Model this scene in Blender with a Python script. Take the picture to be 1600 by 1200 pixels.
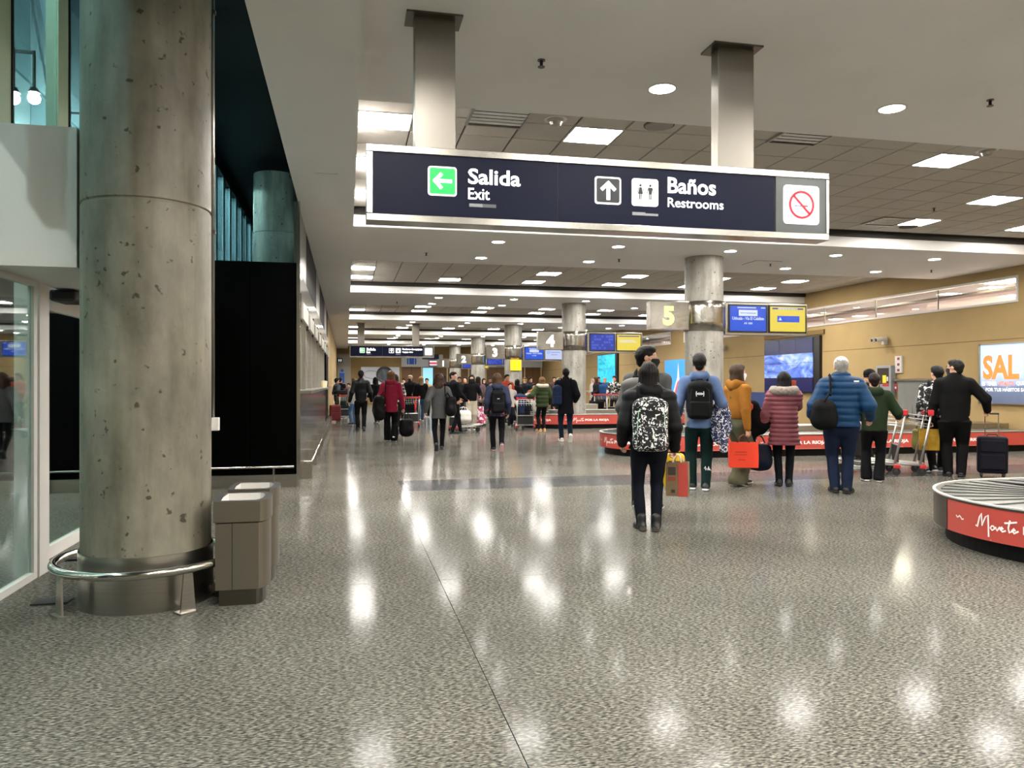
import bpy, bmesh, math, random
import numpy as np
from mathutils import Vector, Matrix

scene = bpy.context.scene
for o in list(bpy.data.objects):
    bpy.data.objects.remove(o)
COL = scene.collection
PI = math.pi

# ------------------------------------------------------------------ camera, world, exposure
YAW = math.atan(259 / 1200)            # the hall runs along +Y; the camera looks a little to its right
cam_d = bpy.data.cameras.new('camera')
cam_d.sensor_fit = 'HORIZONTAL'
cam_d.sensor_width = 36
cam_d.lens = 27.0
cam_d.clip_start = 0.05
cam_d.clip_end = 300
cam = bpy.data.objects.new('camera', cam_d)
COL.objects.link(cam)
cam.location = (0, 0, 1.42)
cam.rotation_euler = (PI / 2, 0, -YAW)
scene.camera = cam

world = bpy.data.worlds.new('night')
scene.world = world
world.use_nodes = True
world.node_tree.nodes['Background'].inputs[0].default_value = (0.006, 0.010, 0.016, 1)
world.node_tree.nodes['Background'].inputs[1].default_value = 1.0

vs = scene.view_settings
vs.view_transform = 'Standard'
vs.look = 'None'
vs.exposure = 1.88
vs.gamma = 1.0
vs.use_curve_mapping = False
scene.cycles.max_bounces = 7

EM = 0.30                              # lit signs and screens, kept in step with the exposure
E_PANEL, E_DOWN = 30.0, 32.0           # fluorescent panels and downlights

# ------------------------------------------------------------------ helpers
def lin(c):
    if isinstance(c, str):
        c = c.lstrip('#')
        c = [int(c[i:i + 2], 16) / 255 for i in (0, 2, 4)]
    return tuple((v / 12.92 if v <= 0.04045 else ((v + 0.055) / 1.055) ** 2.4) for v in c) + (1.0,)

MATS = {}
def mat(key, color='#808080', rough=0.6, metal=0.0, emit=0.0, emit_color=None, var=0.0, vscale=8.0,
        bump=0.0, bscale=80.0, spec=0.5, coat=0.0, sheen=0.0, stretch=None):
    if key in MATS:
        return MATS[key]
    m = bpy.data.materials.new(key)
    m.use_nodes = True
    nt = m.node_tree
    b = nt.nodes['Principled BSDF']
    b.inputs['Base Color'].default_value = lin(color)
    b.inputs['Roughness'].default_value = rough
    b.inputs['Metallic'].default_value = metal
    b.inputs['Specular IOR Level'].default_value = spec
    if coat:
        b.inputs['Coat Weight'].default_value = coat
    if sheen:
        b.inputs['Sheen Weight'].default_value = sheen
    if emit:
        b.inputs['Emission Color'].default_value = lin(emit_color or color)
        b.inputs['Emission Strength'].default_value = emit if emit > 5 else emit * EM
    if var or bump:
        tc = nt.nodes.new('ShaderNodeTexCoord')
        src = tc.outputs['Object']
        if stretch:
            mp = nt.nodes.new('ShaderNodeMapping')
            mp.inputs['Scale'].default_value = stretch
            nt.links.new(src, mp.inputs[0])
            src = mp.outputs[0]
    if var:
        n = nt.nodes.new('ShaderNodeTexNoise')
        n.inputs['Scale'].default_value = vscale
        n.inputs['Detail'].default_value = 5
        nt.links.new(src, n.inputs['Vector'])
        r = nt.nodes.new('ShaderNodeMapRange')
        r.inputs[1].default_value = 0.3
        r.inputs[2].default_value = 0.7
        r.inputs[3].default_value = 1 - var
        r.inputs[4].default_value = 1 + var * 0.6
        nt.links.new(n.outputs[0], r.inputs[0])
        mx = nt.nodes.new('ShaderNodeMix')
        mx.data_type = 'RGBA'
        mx.blend_type = 'MULTIPLY'
        mx.inputs[0].default_value = 1
        mx.inputs[6].default_value = lin(color)
        nt.links.new(r.outputs[0], mx.inputs[7])
        nt.links.new(mx.outputs[2], b.inputs['Base Color'])
    if bump:
        n2 = nt.nodes.new('ShaderNodeTexNoise')
        n2.inputs['Scale'].default_value = bscale
        n2.inputs['Detail'].default_value = 3
        nt.links.new(src, n2.inputs['Vector'])
        bp = nt.nodes.new('ShaderNodeBump')
        bp.inputs['Strength'].default_value = bump
        bp.inputs['Distance'].default_value = 0.01
        nt.links.new(n2.outputs[0], bp.inputs['Height'])
        nt.links.new(bp.outputs[0], b.inputs['Normal'])
    MATS[key] = m
    return m

def nodes_of(key):
    m = bpy.data.materials.new(key)
    m.use_nodes = True
    MATS[key] = m
    nt = m.node_tree
    return m, nt, nt.nodes['Principled BSDF']

def nd(nt, kind, **kw):
    n = nt.nodes.new(kind)
    for k, v in kw.items():
        setattr(n, k, v)
    return n

def ramp(nt, stops, interp='LINEAR'):
    r = nt.nodes.new('ShaderNodeValToRGB')
    cr = r.color_ramp
    cr.interpolation = interp
    while len(cr.elements) < len(stops):
        cr.elements.new(0.5)
    for e, (p, c) in zip(cr.elements, stops):
        e.position = p
        e.color = lin(c)
    return r

class MB:
    """collects shapes, build() links them as one mesh object"""
    def __init__(self):
        self.v, self.f = [], []
    def add(self, vs_, fs):
        o = len(self.v)
        self.v += [tuple(p) for p in vs_]
        self.f += [tuple(i + o for i in f) for f in fs]
        return self
    def box(self, x0, x1, y0, y1, z0, z1):
        return self.add([(x0, y0, z0), (x1, y0, z0), (x1, y1, z0), (x0, y1, z0),
                         (x0, y0, z1), (x1, y0, z1), (x1, y1, z1), (x0, y1, z1)],
                        [(0, 3, 2, 1), (4, 5, 6, 7), (0, 1, 5, 4), (1, 2, 6, 5), (2, 3, 7, 6), (3, 0, 4, 7)])
    def cyl(self, p0, p1, r0, r1=None, n=16):
        p0, p1 = Vector(p0), Vector(p1)
        r1 = r0 if r1 is None else r1
        d = (p1 - p0).normalized()
        a = d.orthogonal().normalized()
        b = d.cross(a)
        vs_ = []
        for p, r in ((p0, r0), (p1, r1)):
            for i in range(n):
                t = 2 * PI * i / n
                vs_.append(p + (a * math.cos(t) + b * math.sin(t)) * r)
        fs = [(i, (i + 1) % n, n + (i + 1) % n, n + i) for i in range(n)]
        fs += [tuple(range(n - 1, -1, -1)), tuple(range(n, 2 * n))]
        return self.add(vs_, fs)
    def lathe(self, prof, n=32, c=(0, 0, 0), cap=True):
        vs_, fs = [], []
        for r, z in prof:
            for i in range(n):
                t = 2 * PI * i / n
                vs_.append((c[0] + r * math.cos(t), c[1] + r * math.sin(t), c[2] + z))
        m = len(prof)
        for j in range(m - 1):
            for i in range(n):
                k = (i + 1) % n
                fs.append((j * n + i, j * n + k, (j + 1) * n + k, (j + 1) * n + i))
        if cap:
            fs += [tuple(range(n - 1, -1, -1)), tuple(range((m - 1) * n, m * n))]
        return self.add(vs_, fs)
    def tube(self, pts, r, n=8, closed=False, flat=1.0):
        pts = [Vector(p) for p in pts]
        m = len(pts)
        vs_, fs = [], []
        up = None
        for j, p in enumerate(pts):
            a = pts[(j - 1) % m] if (closed or j > 0) else p
            b = pts[(j + 1) % m] if (closed or j < m - 1) else p
            d = (b - a).normalized() if (b - a).length > 1e-9 else Vector((0, 0, 1))
            if up is None:
                up = d.orthogonal().normalized()
            else:
                up = (up - d * up.dot(d))
                up = up.normalized() if up.length > 1e-6 else d.orthogonal().normalized()
            s = d.cross(up)
            rr = r[j] if isinstance(r, (list, tuple)) else r
            for i in range(n):
                t = 2 * PI * i / n
                vs_.append(p + (up * math.cos(t) * flat + s * math.sin(t)) * rr)
        for j in range(m if closed else m - 1):
            j2 = (j + 1) % m
            for i in range(n):
                k = (i + 1) % n
                fs.append((j * n + i, j * n + k, j2 * n + k, j2 * n + i))
        if not closed:
            fs += [tuple(range(n - 1, -1, -1)), tuple(range((m - 1) * n, m * n))]
        return self.add(vs_, fs)
    def prism(self, poly, z0, z1):
        n = len(poly)
        vs_ = [(x, y, z0) for x, y in poly] + [(x, y, z1) for x, y in poly]
        fs = [(i, (i + 1) % n, n + (i + 1) % n, n + i) for i in range(n)]
        fs += [tuple(range(n - 1, -1, -1)), tuple(range(n, 2 * n))]
        return self.add(vs_, fs)
    def sphere(self, c, r, n=10, m=7):
        rx, ry, rz = r if isinstance(r, (tuple, list)) else (r, r, r)
        vs_, fs = [(c[0], c[1], c[2] - rz)], []
        for j in range(1, m):
            a = PI * j / m
            for i in range(n):
                t = 2 * PI * i / n
                vs_.append((c[0] + rx * math.sin(a) * math.cos(t), c[1] + ry * math.sin(a) * math.sin(t), c[2] - rz * math.cos(a)))
        vs_.append((c[0], c[1], c[2] + rz))
        for i in range(n):
            k = (i + 1) % n
            fs.append((0, 1 + k, 1 + i))
            fs.append((len(vs_) - 1, 1 + (m - 2) * n + i, 1 + (m - 2) * n + k))
            for j in range(m - 2):
                fs.append((1 + j * n + i, 1 + j * n + k, 1 + (j + 1) * n + k, 1 + (j + 1) * n + i))
        return self.add(vs_, fs)
    def map(self, fn):
        self.v = [tuple(fn(*p)) for p in self.v]
        return self
    def mesh(self, name, m=None, smooth=False):
        me = bpy.data.meshes.new(name)
        me.from_pydata(self.v, [], self.f)
        bm = bmesh.new()
        bm.from_mesh(me)
        bmesh.ops.recalc_face_normals(bm, faces=bm.faces)
        bm.to_mesh(me)
        bm.free()
        if smooth:
            me.polygons.foreach_set('use_smooth', [True] * len(me.polygons))
            if smooth == 'auto':
                me.set_sharp_from_angle(angle=0.6)
        if m:
            me.materials.append(m)
        return me
    def build(self, name, m, parent=None, smooth=False, bevel=0.0, seg=2):
        return link(name, self.mesh(name, m, smooth), parent, bevel, seg)

def link(name, me, parent=None, bevel=0.0, seg=2):
    o = bpy.data.objects.new(name, me)
    COL.objects.link(o)
    if parent is not None:
        o.parent = parent
    if bevel:
        md = o.modifiers.new('bevel', 'BEVEL')
        md.width = bevel
        md.segments = seg
        md.limit_method = 'ANGLE'
    return o

def thing(name, label, cat, loc=(0, 0, 0), rotz=0.0, group=None):
    o = bpy.data.objects.new(name, None)
    o.empty_display_size = 0.1
    COL.objects.link(o)
    o.location = loc
    o.rotation_euler = (0, 0, rotz)
    tag(o, label, cat, group)
    return o

def tag(o, label, cat, group=None, kind=None):
    o['label'] = label
    o['category'] = cat
    if group:
        o['group'] = group
    if kind:
        o['kind'] = kind
    return o

def structure(o):
    o['kind'] = 'structure'
    return o

def copy_tree(o, parent=None):
    c = o.copy()
    COL.objects.link(c)
    c.parent = parent
    for ch in list(o.children):
        copy_tree(ch, c)
    return c

_txt = {}
def text_mb(s, width=None, height=None, bold=0.0, depth=0.004, align='LEFT', space=1.0):
    """writing as a flat mesh in x (along) and z (up), facing -y, lower left corner at the origin"""
    key = (s, bold, depth, space)
    if key not in _txt:
        cu = bpy.data.curves.new('txt', 'FONT')
        cu.body = s
        cu.size = 1.0
        cu.offset = bold
        cu.extrude = 0.0
        cu.resolution_u = 3
        cu.space_character = space
        ob = bpy.data.objects.new('txt', cu)
        COL.objects.link(ob)
        dg = bpy.context.evaluated_depsgraph_get()
        me = bpy.data.meshes.new_from_object(ob.evaluated_get(dg))
        vs_ = np.array([v.co[:] for v in me.vertices]).reshape(-1, 3)
        fs = [tuple(p.vertices) for p in me.polygons]
        bpy.data.objects.remove(ob)
        bpy.data.meshes.remove(me)
        vs_[:, :2] -= vs_[:, :2].min(axis=0)
        _txt[key] = (vs_, fs)
    vs_, fs = _txt[key]
    w, h = vs_[:, 0].max(), vs_[:, 1].max()
    sx = width / w if width else height / h
    sz = height / h if height else sx
    ox = {'LEFT': 0, 'CENTER': -w * sx / 2, 'RIGHT': -w * sx}[align]
    mb = MB()
    mb.add([(x * sx + ox, 0, y * sz) for x, y, _ in vs_], fs)
    return mb

# ------------------------------------------------------------------ shared materials
M = {}
M['ceil'] = mat('painted_drywall', '#e0dfdd', 0.75, var=0.03, vscale=1.2)
M['tile'] = mat('mineral_tile', '#b6b1a8', 0.9, var=0.06, vscale=30, bump=0.15, bscale=160)
M['tbar'] = mat('ceiling_grid', '#24221f', 0.7)
M['beige'] = mat('beige_plaster', '#a48b5d', 0.8, var=0.07, vscale=1.6, bump=0.08, bscale=60)
M['beige_dark'] = mat('beige_groove', '#7a6338', 0.8)
M['black'] = mat('black_void_and_base', '#050506', 0.55, spec=0.2)
M['black_gloss'] = mat('black_lacquer', '#010101', 0.5, spec=0.04)
M['steel'] = mat('brushed_steel', '#aaa79f', 0.28, 1.0, var=0.08, vscale=3, stretch=(1, 1, 30))
M['post_steel'] = mat('satin_post_steel', '#7d7971', 0.36, 1.0, var=0.08, vscale=2, stretch=(1, 1, 0.2))
M['steel_h'] = mat('brushed_steel_across', '#aaa79f', 0.22, 1.0, var=0.10, vscale=2.0, stretch=(8, 1, 0.3))
M['steel_dark'] = mat('dark_steel', '#6e6a63', 0.3, 1.0)
M['chrome'] = mat('polished_steel', '#c9c7c0', 0.14, 1.0)
M['bin_steel'] = mat('satin_bin_steel', '#7f796c', 0.40, 0.85, var=0.05, vscale=2)
M['white_frame'] = mat('white_aluminium', '#cfccc6', 0.5, var=0.03, vscale=2)
M['green_frame'] = mat('pale_green_aluminium', '#c8d2b4', 0.5, var=0.03, vscale=2)
M['blue_frame'] = mat('pale_blue_aluminium', '#a9c4cf', 0.5)
M['rubber'] = mat('black_rubber', '#141414', 0.7)
M['panel_light'] = mat('lit_diffuser', '#fff6e6', 0.5, emit=E_PANEL, emit_color='#fbf6f0')
M['down_light'] = mat('lit_downlight', '#fffaf2', 0.5, emit=E_DOWN, emit_color='#fbf7f2')
M['screen_black'] = mat('screen_bezel', '#08080a', 0.3)
M['letter_white'] = mat('lit_letter_white', '#ffffff', 0.5, emit=2.6)
M['letter_green'] = mat('lit_green', '#08c850', 0.5, emit=1.0, emit_color='#05b83c')
M['navy_panel'] = mat('navy_sign_panel', '#070e26', 0.4, spec=0.12)
M['grey_panel'] = mat('grey_sign_panel', '#454c4a', 0.35)

def glass(key, tint='#e8f4f0', refl=0.12):
    m, nt, b = nodes_of(key)
    out = nt.nodes['Material Output']
    nt.nodes.remove(b)
    tr = nd(nt, 'ShaderNodeBsdfTransparent')
    tr.inputs[0].default_value = lin(tint)
    gl = nd(nt, 'ShaderNodeBsdfGlossy')
    gl.inputs['Roughness'].default_value = 0.02
    gl.inputs['Color'].default_value = (0.95, 0.97, 0.97, 1)
    fr = nd(nt, 'ShaderNodeFresnel')
    geo = nd(nt, 'ShaderNodeNewGeometry')
    io = nd(nt, 'ShaderNodeMapRange')          # same reflection on both faces of a pane
    io.inputs[3].default_value, io.inputs[4].default_value = 1.5, 1 / 1.5
    nt.links.new(geo.outputs['Backfacing'], io.inputs[0])
    nt.links.new(io.outputs[0], fr.inputs[0])
    ad = nd(nt, 'ShaderNodeMath', operation='MULTIPLY_ADD')
    ad.inputs[1].default_value = 1.0
    ad.inputs[2].default_value = refl
    ad.use_clamp = True
    nt.links.new(fr.outputs[0], ad.inputs[0])
    mx = nd(nt, 'ShaderNodeMixShader')
    nt.links.new(ad.outputs[0], mx.inputs[0])
    nt.links.new(tr.outputs[0], mx.inputs[1])
    nt.links.new(gl.outputs[0], mx.inputs[2])
    nt.links.new(mx.outputs[0], out.inputs[0])
    return m
M['glass'] = glass('clear_glass')
M['glass_window'] = glass('window_glass', '#f4f6f6', 0.0)
M['glass_teal'] = glass('teal_glass', '#cfe2e4', 0.05)
M['glass_dark'] = glass('shop_glass', '#b8b4a6', 0.30)

def granite(key, cols, rough=0.11, gloss=0.6):
    m, nt, b = nodes_of(key)
    tc = nd(nt, 'ShaderNodeTexCoord')
    geo = nd(nt, 'ShaderNodeNewGeometry')
    n1 = nd(nt, 'ShaderNodeTexNoise')
    n1.inputs['Scale'].default_value = 66
    n1.inputs['Detail'].default_value = 1.6
    n1.inputs['Roughness'].default_value = 0.5
    n1.inputs['Distortion'].default_value = 0.35
    mp = nd(nt, 'ShaderNodeMapping')
    mp.inputs['Rotation'].default_value = (0, 0, 0.5)
    mp.inputs['Scale'].default_value = (0.62, 1.7, 1)
    nt.links.new(geo.outputs['Position'], mp.inputs[0])
    nt.links.new(mp.outputs[0], n1.inputs['Vector'])
    r1 = ramp(nt, [(0.32, cols[0]), (0.45, cols[1]), (0.55, cols[2]), (0.66, cols[3])])
    nt.links.new(n1.outputs[0], r1.inputs[0])
    n2 = nd(nt, 'ShaderNodeTexNoise')
    n2.inputs['Scale'].default_value = 0.9
    n2.inputs['Detail'].default_value = 4
    nt.links.new(geo.outputs['Position'], n2.inputs['Vector'])
    mr = nd(nt, 'ShaderNodeMapRange')
    mr.inputs[1].default_value, mr.inputs[2].default_value = 0.3, 0.7
    mr.inputs[3].default_value, mr.inputs[4].default_value = 0.82, 1.1
    nt.links.new(n2.outputs[0], mr.inputs[0])
    mx = nd(nt, 'ShaderNodeMix', data_type='RGBA', blend_type='MULTIPLY')
    mx.inputs[0].default_value = 1
    nt.links.new(r1.outputs[0], mx.inputs[6])
    nt.links.new(mr.outputs[0], mx.inputs[7])
    df = nd(nt, 'ShaderNodeBsdfDiffuse')
    nt.links.new(mx.outputs[2], df.inputs['Color'])
    gl = nd(nt, 'ShaderNodeBsdfGlossy')
    gl.inputs['Color'].default_value = (1, 1, 1, 1)
    fr = nd(nt, 'ShaderNodeFresnel')
    fr.inputs[0].default_value = 1.38
    fm = nd(nt, 'ShaderNodeMath', operation='MULTIPLY')
    fm.inputs[1].default_value = gloss
    pw = nd(nt, 'ShaderNodeMath', operation='POWER')
    pw.inputs[1].default_value = 1.7
    nt.links.new(fr.outputs[0], pw.inputs[0])
    nt.links.new(pw.outputs[0], fm.inputs[0])
    ms = nd(nt, 'ShaderNodeMixShader')
    nt.links.new(fm.outputs[0], ms.inputs[0])
    nt.links.new(df.outputs[0], ms.inputs[1])
    nt.links.new(gl.outputs[0], ms.inputs[2])
    nt.links.new(ms.outputs[0], nt.nodes['Material Output'].inputs[0])
    nt.nodes.remove(b)
    rr = nd(nt, 'ShaderNodeMapRange')
    rr.inputs[3].default_value, rr.inputs[4].default_value = rough * 0.75, rough * 1.4
    nt.links.new(n2.outputs[0], rr.inputs[0])
    nt.links.new(rr.outputs[0], gl.inputs['Roughness'])
    return m
M['granite'] = granite('polished_granite', ['#2f2f2b', '#514f49', '#68665e', '#868379'])
M['granite_dark'] = granite('dark_granite_band', ['#3a3a3a', '#454545', '#4e4e4d', '#585755'], 0.10)

def concrete(key, base, dark, light):
    m, nt, b = nodes_of(key)
    geo = nd(nt, 'ShaderNodeTexCoord')
    n1 = nd(nt, 'ShaderNodeTexNoise')
    n1.inputs['Scale'].default_value = 1.7
    n1.inputs['Detail'].default_value = 9
    n1.inputs['Roughness'].default_value = 0.62
    mp = nd(nt, 'ShaderNodeMapping')
    mp.inputs['Scale'].default_value = (1.6, 1.6, 0.8)
    nt.links.new(geo.outputs['Object'], mp.inputs[0])
    nt.links.new(mp.outputs[0], n1.inputs['Vector'])
    r = ramp(nt, [(0.28, dark), (0.5, base), (0.75, light)])
    nt.links.new(n1.outputs[0], r.inputs[0])
    # pits and drips of their own shape
    n2 = nd(nt, 'ShaderNodeTexNoise')
    n2.inputs['Scale'].default_value = 16
    n2.inputs['Detail'].default_value = 2
    nt.links.new(geo.outputs['Object'], n2.inputs['Vector'])
    r2 = ramp(nt, [(0.665, '#ffffff'), (0.715, '#8a8677')])
    nt.links.new(n2.outputs[0], r2.inputs[0])
    n3 = nd(nt, 'ShaderNodeTexNoise')
    n3.inputs['Scale'].default_value = 3.5
    n3.inputs['Detail'].default_value = 6
    mp3 = nd(nt, 'ShaderNodeMapping')
    mp3.inputs['Scale'].default_value = (3.0, 3.0, 0.35)
    mp3.inputs['Location'].default_value = (5, 2, 1)
    nt.links.new(geo.outputs['Object'], mp3.inputs[0])
    nt.links.new(mp3.outputs[0], n3.inputs['Vector'])
    r3 = ramp(nt, [(0.45, '#ffffff'), (0.75, '#d6d4cb')])
    nt.links.new(n3.outputs[0], r3.inputs[0])
    m1 = nd(nt, 'ShaderNodeMix', data_type='RGBA', blend_type='MULTIPLY')
    m1.inputs[0].default_value = 1
    nt.links.new(r.outputs[0], m1.inputs[6])
    nt.links.new(r2.outputs[0], m1.inputs[7])
    m2 = nd(nt, 'ShaderNodeMix', data_type='RGBA', blend_type='MULTIPLY')
    m2.inputs[0].default_value = 1
    nt.links.new(m1.outputs[2], m2.inputs[6])
    nt.links.new(r3.outputs[0], m2.inputs[7])
    nt.links.new(m2.outputs[2], b.inputs['Base Color'])
    b.inputs['Roughness'].default_value = 0.5
    bp = nd(nt, 'ShaderNodeBump')
    bp.inputs['Strength'].default_value = 0.25
    bp.inputs['Distance'].default_value = 0.01
    nt.links.new(n2.outputs[0], bp.inputs['Height'])
    nt.links.new(bp.outputs[0], b.inputs['Normal'])
    return m
M['concrete'] = concrete('column_concrete', '#747061', '#524f43', '#8f8b79')
M['concrete_grey'] = concrete('grey_column_concrete', '#95928a', '#706d66', '#b2afa7')

# ------------------------------------------------------------------ the hall
BAY, Y0 = 9.45, 5.5                    # column axes at Y0 + k * BAY
ZB, ZT = 4.07, 4.37                    # underside of the beams, of the tiled ceiling
XL, XR, YF, YN = -0.66, 14.7, 57.0, -7.0
XC, XCL = 7.36, -1.29                  # the two rows of columns
XS = 0.11                              # right edge of the soffit along the left wall
XG = -2.24                             # glazed front on the far left

# floor: large polished slabs with thin joints, and one dark band
fl = structure(MB().box(-9, 22, YN, YF + 0.5, -0.2, -0.012).build('floor', M['rubber']))
xs = [-9, -2.28, 0.66, 5.38, 10.1, 14.82]
ys = [YN, -3.9, 0.82, 5.55, 10.24, 11.36, 15.0, 19.72, 24.45, 29.2, 33.9, 38.6, 43.3, 48.0, 52.8, YF + 0.3]
for i in range(len(xs) - 1):
    for j in range(len(ys) - 1):
        g = 0.0022
        dark = (10 < ys[j] < 10.5 and i >= 2)
        x0 = xs[i] + (0.08 if dark and i == 2 else 0)
        MB().box(x0 + g, xs[i + 1] - g, ys[j] + g, ys[j + 1] - g, -0.015, 0).build(
            'floor_slab', M['granite_dark' if dark else 'granite'], fl)
MB().box(0.66 + 0.0022, 0.738, 10.2422, 11.3578, -0.015, 0).build('floor_slab', M['granite'], fl)

# ceiling: tiled bays between broad plastered beams
ceil = structure(MB().box(XS - 0.3, XR + 0.2, YN, YF, ZT + 0.012, ZT + 0.1).build('ceiling', M['tbar']))
TX, TY = 0.61, 0.57
panels = {}
for k in range(-2, 6):
    rows = [Y0 + BAY * k + d for d in (3.22, 4.93, 6.64)]
    for r, y in enumerate(rows):
        for c in range(6):
            x = 0.42 + 2.44 * c
            if k == 0 and (c, r) in ((2, 0), (3, 1), (4, 0)):
                continue
            if k >= 1 and r == 0:
                continue
            if k >= 1 and (c + k) % 6 == 2 and r == 1:
                continue
            if k >= 2 and c == 5 and r == 1:
                continue
            panels[(k, r, c)] = (x, y)
vents = {}
def tile_shape():
    return MB().add([(-.291, -.271, 0.0), (.291, -.271, 0.0), (.291, .271, 0.0), (-.291, .271, 0.0),
                     (-.297, -.277, .012), (.297, -.277, .012), (.297, .277, .012), (-.297, .277, .012)],
                    [(0, 1, 2, 3), (0, 1, 5, 4), (1, 2, 6, 5), (2, 3, 7, 6), (3, 0, 4, 7)])
tile_me = tile_shape().mesh('ceiling_tile', M['tile'])
VENTS0 = [(1.64, 8.29), (5.30, 8.15), (9.57, 12.14)]
for k in range(-2, 6):
    ya, yb = Y0 + BAY * k + 1.8, min(Y0 + BAY * (k + 1) - 1.8, YF)
    r0 = Y0 + BAY * k + 3.22
    far = MB()
    for i in range(24):
        x = 0.42 + TX * i
        for j in range(-3, 9):
            y = r0 + TY * j
            if y < ya - 0.2 or y > yb + 0.1 or x > XR - 0.2:
                continue
            if any(abs(px - x) < 0.3 and abs(py - y) < 0.28 for px, py in panels.values()):
                continue
            if k == 0 and any(abs(px - x) < 0.32 and abs(py - y) < 0.29 for px, py in VENTS0):
                continue
            if k == 0:
                o = link('ceiling_tile', tile_me, ceil)
                o.location = (x, y, ZT)
            else:
                t = tile_shape()
                far.add([(a + x, b + y, c + ZT) for a, b, c in t.v], t.f)
    if far.v:
        o = far.build('ceiling_tiles', M['tile'], ceil)
        o['kind'] = 'stuff'

n = 0
for k in range(-1, 6):
    n += 1
    yc = Y0 + BAY * k
    b = MB().box(XS, XR, yc - 1.8, yc + 1.8, ZB, ZT + 0.05)
    o = structure(b.build('trim_%d' % n, M['ceil']))
    MB().box(XS, XR, yc - 1.86, yc - 1.8, ZT - 0.10, ZT + 0.012).build('shadow_gap', M['tbar'], o)
n += 1
structure(MB().box(XL, XS, YN, YF, 3.97, 4.42).build('trim_%d' % n, M['ceil']))
MB().box(-0.38, -0.10, 9.55, 9.75, 3.962, 3.972).build('access_panel', M['ceil'], bpy.data.objects['trim_%d' % n])
n += 1
structure(MB().box(XG - 0.3, XL + 0.02, YN, YF, 5.45, 5.6).build('trim_%d' % n, M['black']))  # black colour stands in for the unlit void over the left aisle
n += 1
structure(MB().box(XL - 0.04, XL, YN, YF, 4.42, 5.45).build('trim_%d' % n, M['black']))  # side of the same void, its darkness put into the colour

# right wall with a long clerestory window, its far end and the wall behind the camera
def hole_wall(name, x0, x1, ya, yb, z1, holes, m):
    mb = MB()
    y = ya
    for (h0, h1, a, b) in sorted(holes):
        mb.box(x0, x1, y, h0, 0, z1)
        mb.box(x0, x1, h0, h1, 0, a)
        mb.box(x0, x1, h0, h1, b, z1)
        y = h1
    mb.box(x0, x1, y, yb, 0, z1)
    return structure(mb.build(name, m))
WZ0, WZ1 = 3.26, 3.86
wr = hole_wall('wall_right', XR, XR + 0.25, YN, YF, 4.5, [(14.4, 31.8, WZ0, WZ1), (33.2, 46.5, WZ0, WZ1)], M['beige'])
for a, b in ((YN, 15.42), (15.42, 21.6), (25.1, 31.4), (34.0, 40.3), (43.7, YF)):
    MB().box(XR - 0.004, XR + 0.02, a, b, 2.43, 2.452).build('panel_groove', M['beige_dark'], wr)
structure(MB().box(XL - 1, XR + 0.3, YF, YF + 0.25, 0, 4.5).build('wall_far', M['beige']))
structure(MB().box(-9, XR + 0.3, YN - 0.25, YN, 0, 5.6).build('wall_near', M['beige']))
structure(MB().box(XL - 0.25, XL, 28.7, YF, 0, 3.97).build('wall_left', M['beige']))

m, nt, b_ = nodes_of('back_room_wall')
b_.inputs['Base Color'].default_value = lin('#e6dade')
M['pinkwall'] = m
nw = 0
for a, b, cuts in ((14.4, 31.8, (16.85, 19.2, 21.6, 24.0, 26.4, 28.8)), (33.2, 46.5, (36, 39, 42, 45))):
    nw += 1
    w = structure(thing('window_%d' % nw, 'x', 'x', (XR, 0, 0)))
    del w['label'], w['category']
    t = 0.05
    for nm, bb in (('window_frame', (a, b, WZ0, WZ0 + t)), ('window_frame', (a, b, WZ1 - t, WZ1)),
                   ('window_frame', (a, a + t, WZ0 + t, WZ1 - t)), ('window_frame', (b - t, b, WZ0 + t, WZ1 - t))):
        MB().box(-0.03, 0.12, bb[0], bb[1], bb[2], bb[3]).build(nm, M['white_frame'], w)
    ys_ = [a + t] + list(cuts) + [b - t]
    for i in range(len(ys_) - 1):
        MB().box(0.05, 0.056, ys_[i] + 0.008, ys_[i + 1] - 0.008, WZ0 + t, WZ1 - t).build('pane', M['glass_window'], w)
        if i:
            MB().box(0.04, 0.066, ys_[i] - 0.008, ys_[i] + 0.008, WZ0 + t, WZ1 - t).build('glazing_bar', M['steel_dark'], w)
# the lit room behind that window
br = structure(MB().box(19.0, 19.2, 10, 50, 2.4, 6.2).build('wall_back_room', M['pinkwall']))
structure(MB().box(XR + 0.25, 19.2, 10, 50, 2.2, 2.4).build('floor_back_room', M['pinkwall']))
structure(MB().box(XR + 0.25, 19.2, 10, 50, 6.0, 6.2).build('ceiling_back_room', M['pinkwall']))
for i in range(8):
    MB().box(XR + 0.3, 19, 12.5 + 4.2 * i, 12.7 + 4.2 * i, 5.2, 5.5).build('roof_beam', mat('roof_beam_grey', '#9a9aa0', 0.6) if i % 2 else M['white_frame'], br)
for i in range(3):
    MB().box(18.4, 18.9, 10, 50, 3.5 + 0.62 * i, 3.56 + 0.62 * i).build('cable_tray', M['steel_dark'], br)
M['yellow_lamp'] = mat('yellow_lamp', '#fff2b0', emit=27, emit_color='#fff4dc')
red_c = mat('red_column', '#8c2f33', 0.5)
MB().cyl((17.2, 30.2, 2.4), (17.2, 30.2, 6), 0.25).build('pillar', red_c, br)
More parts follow.
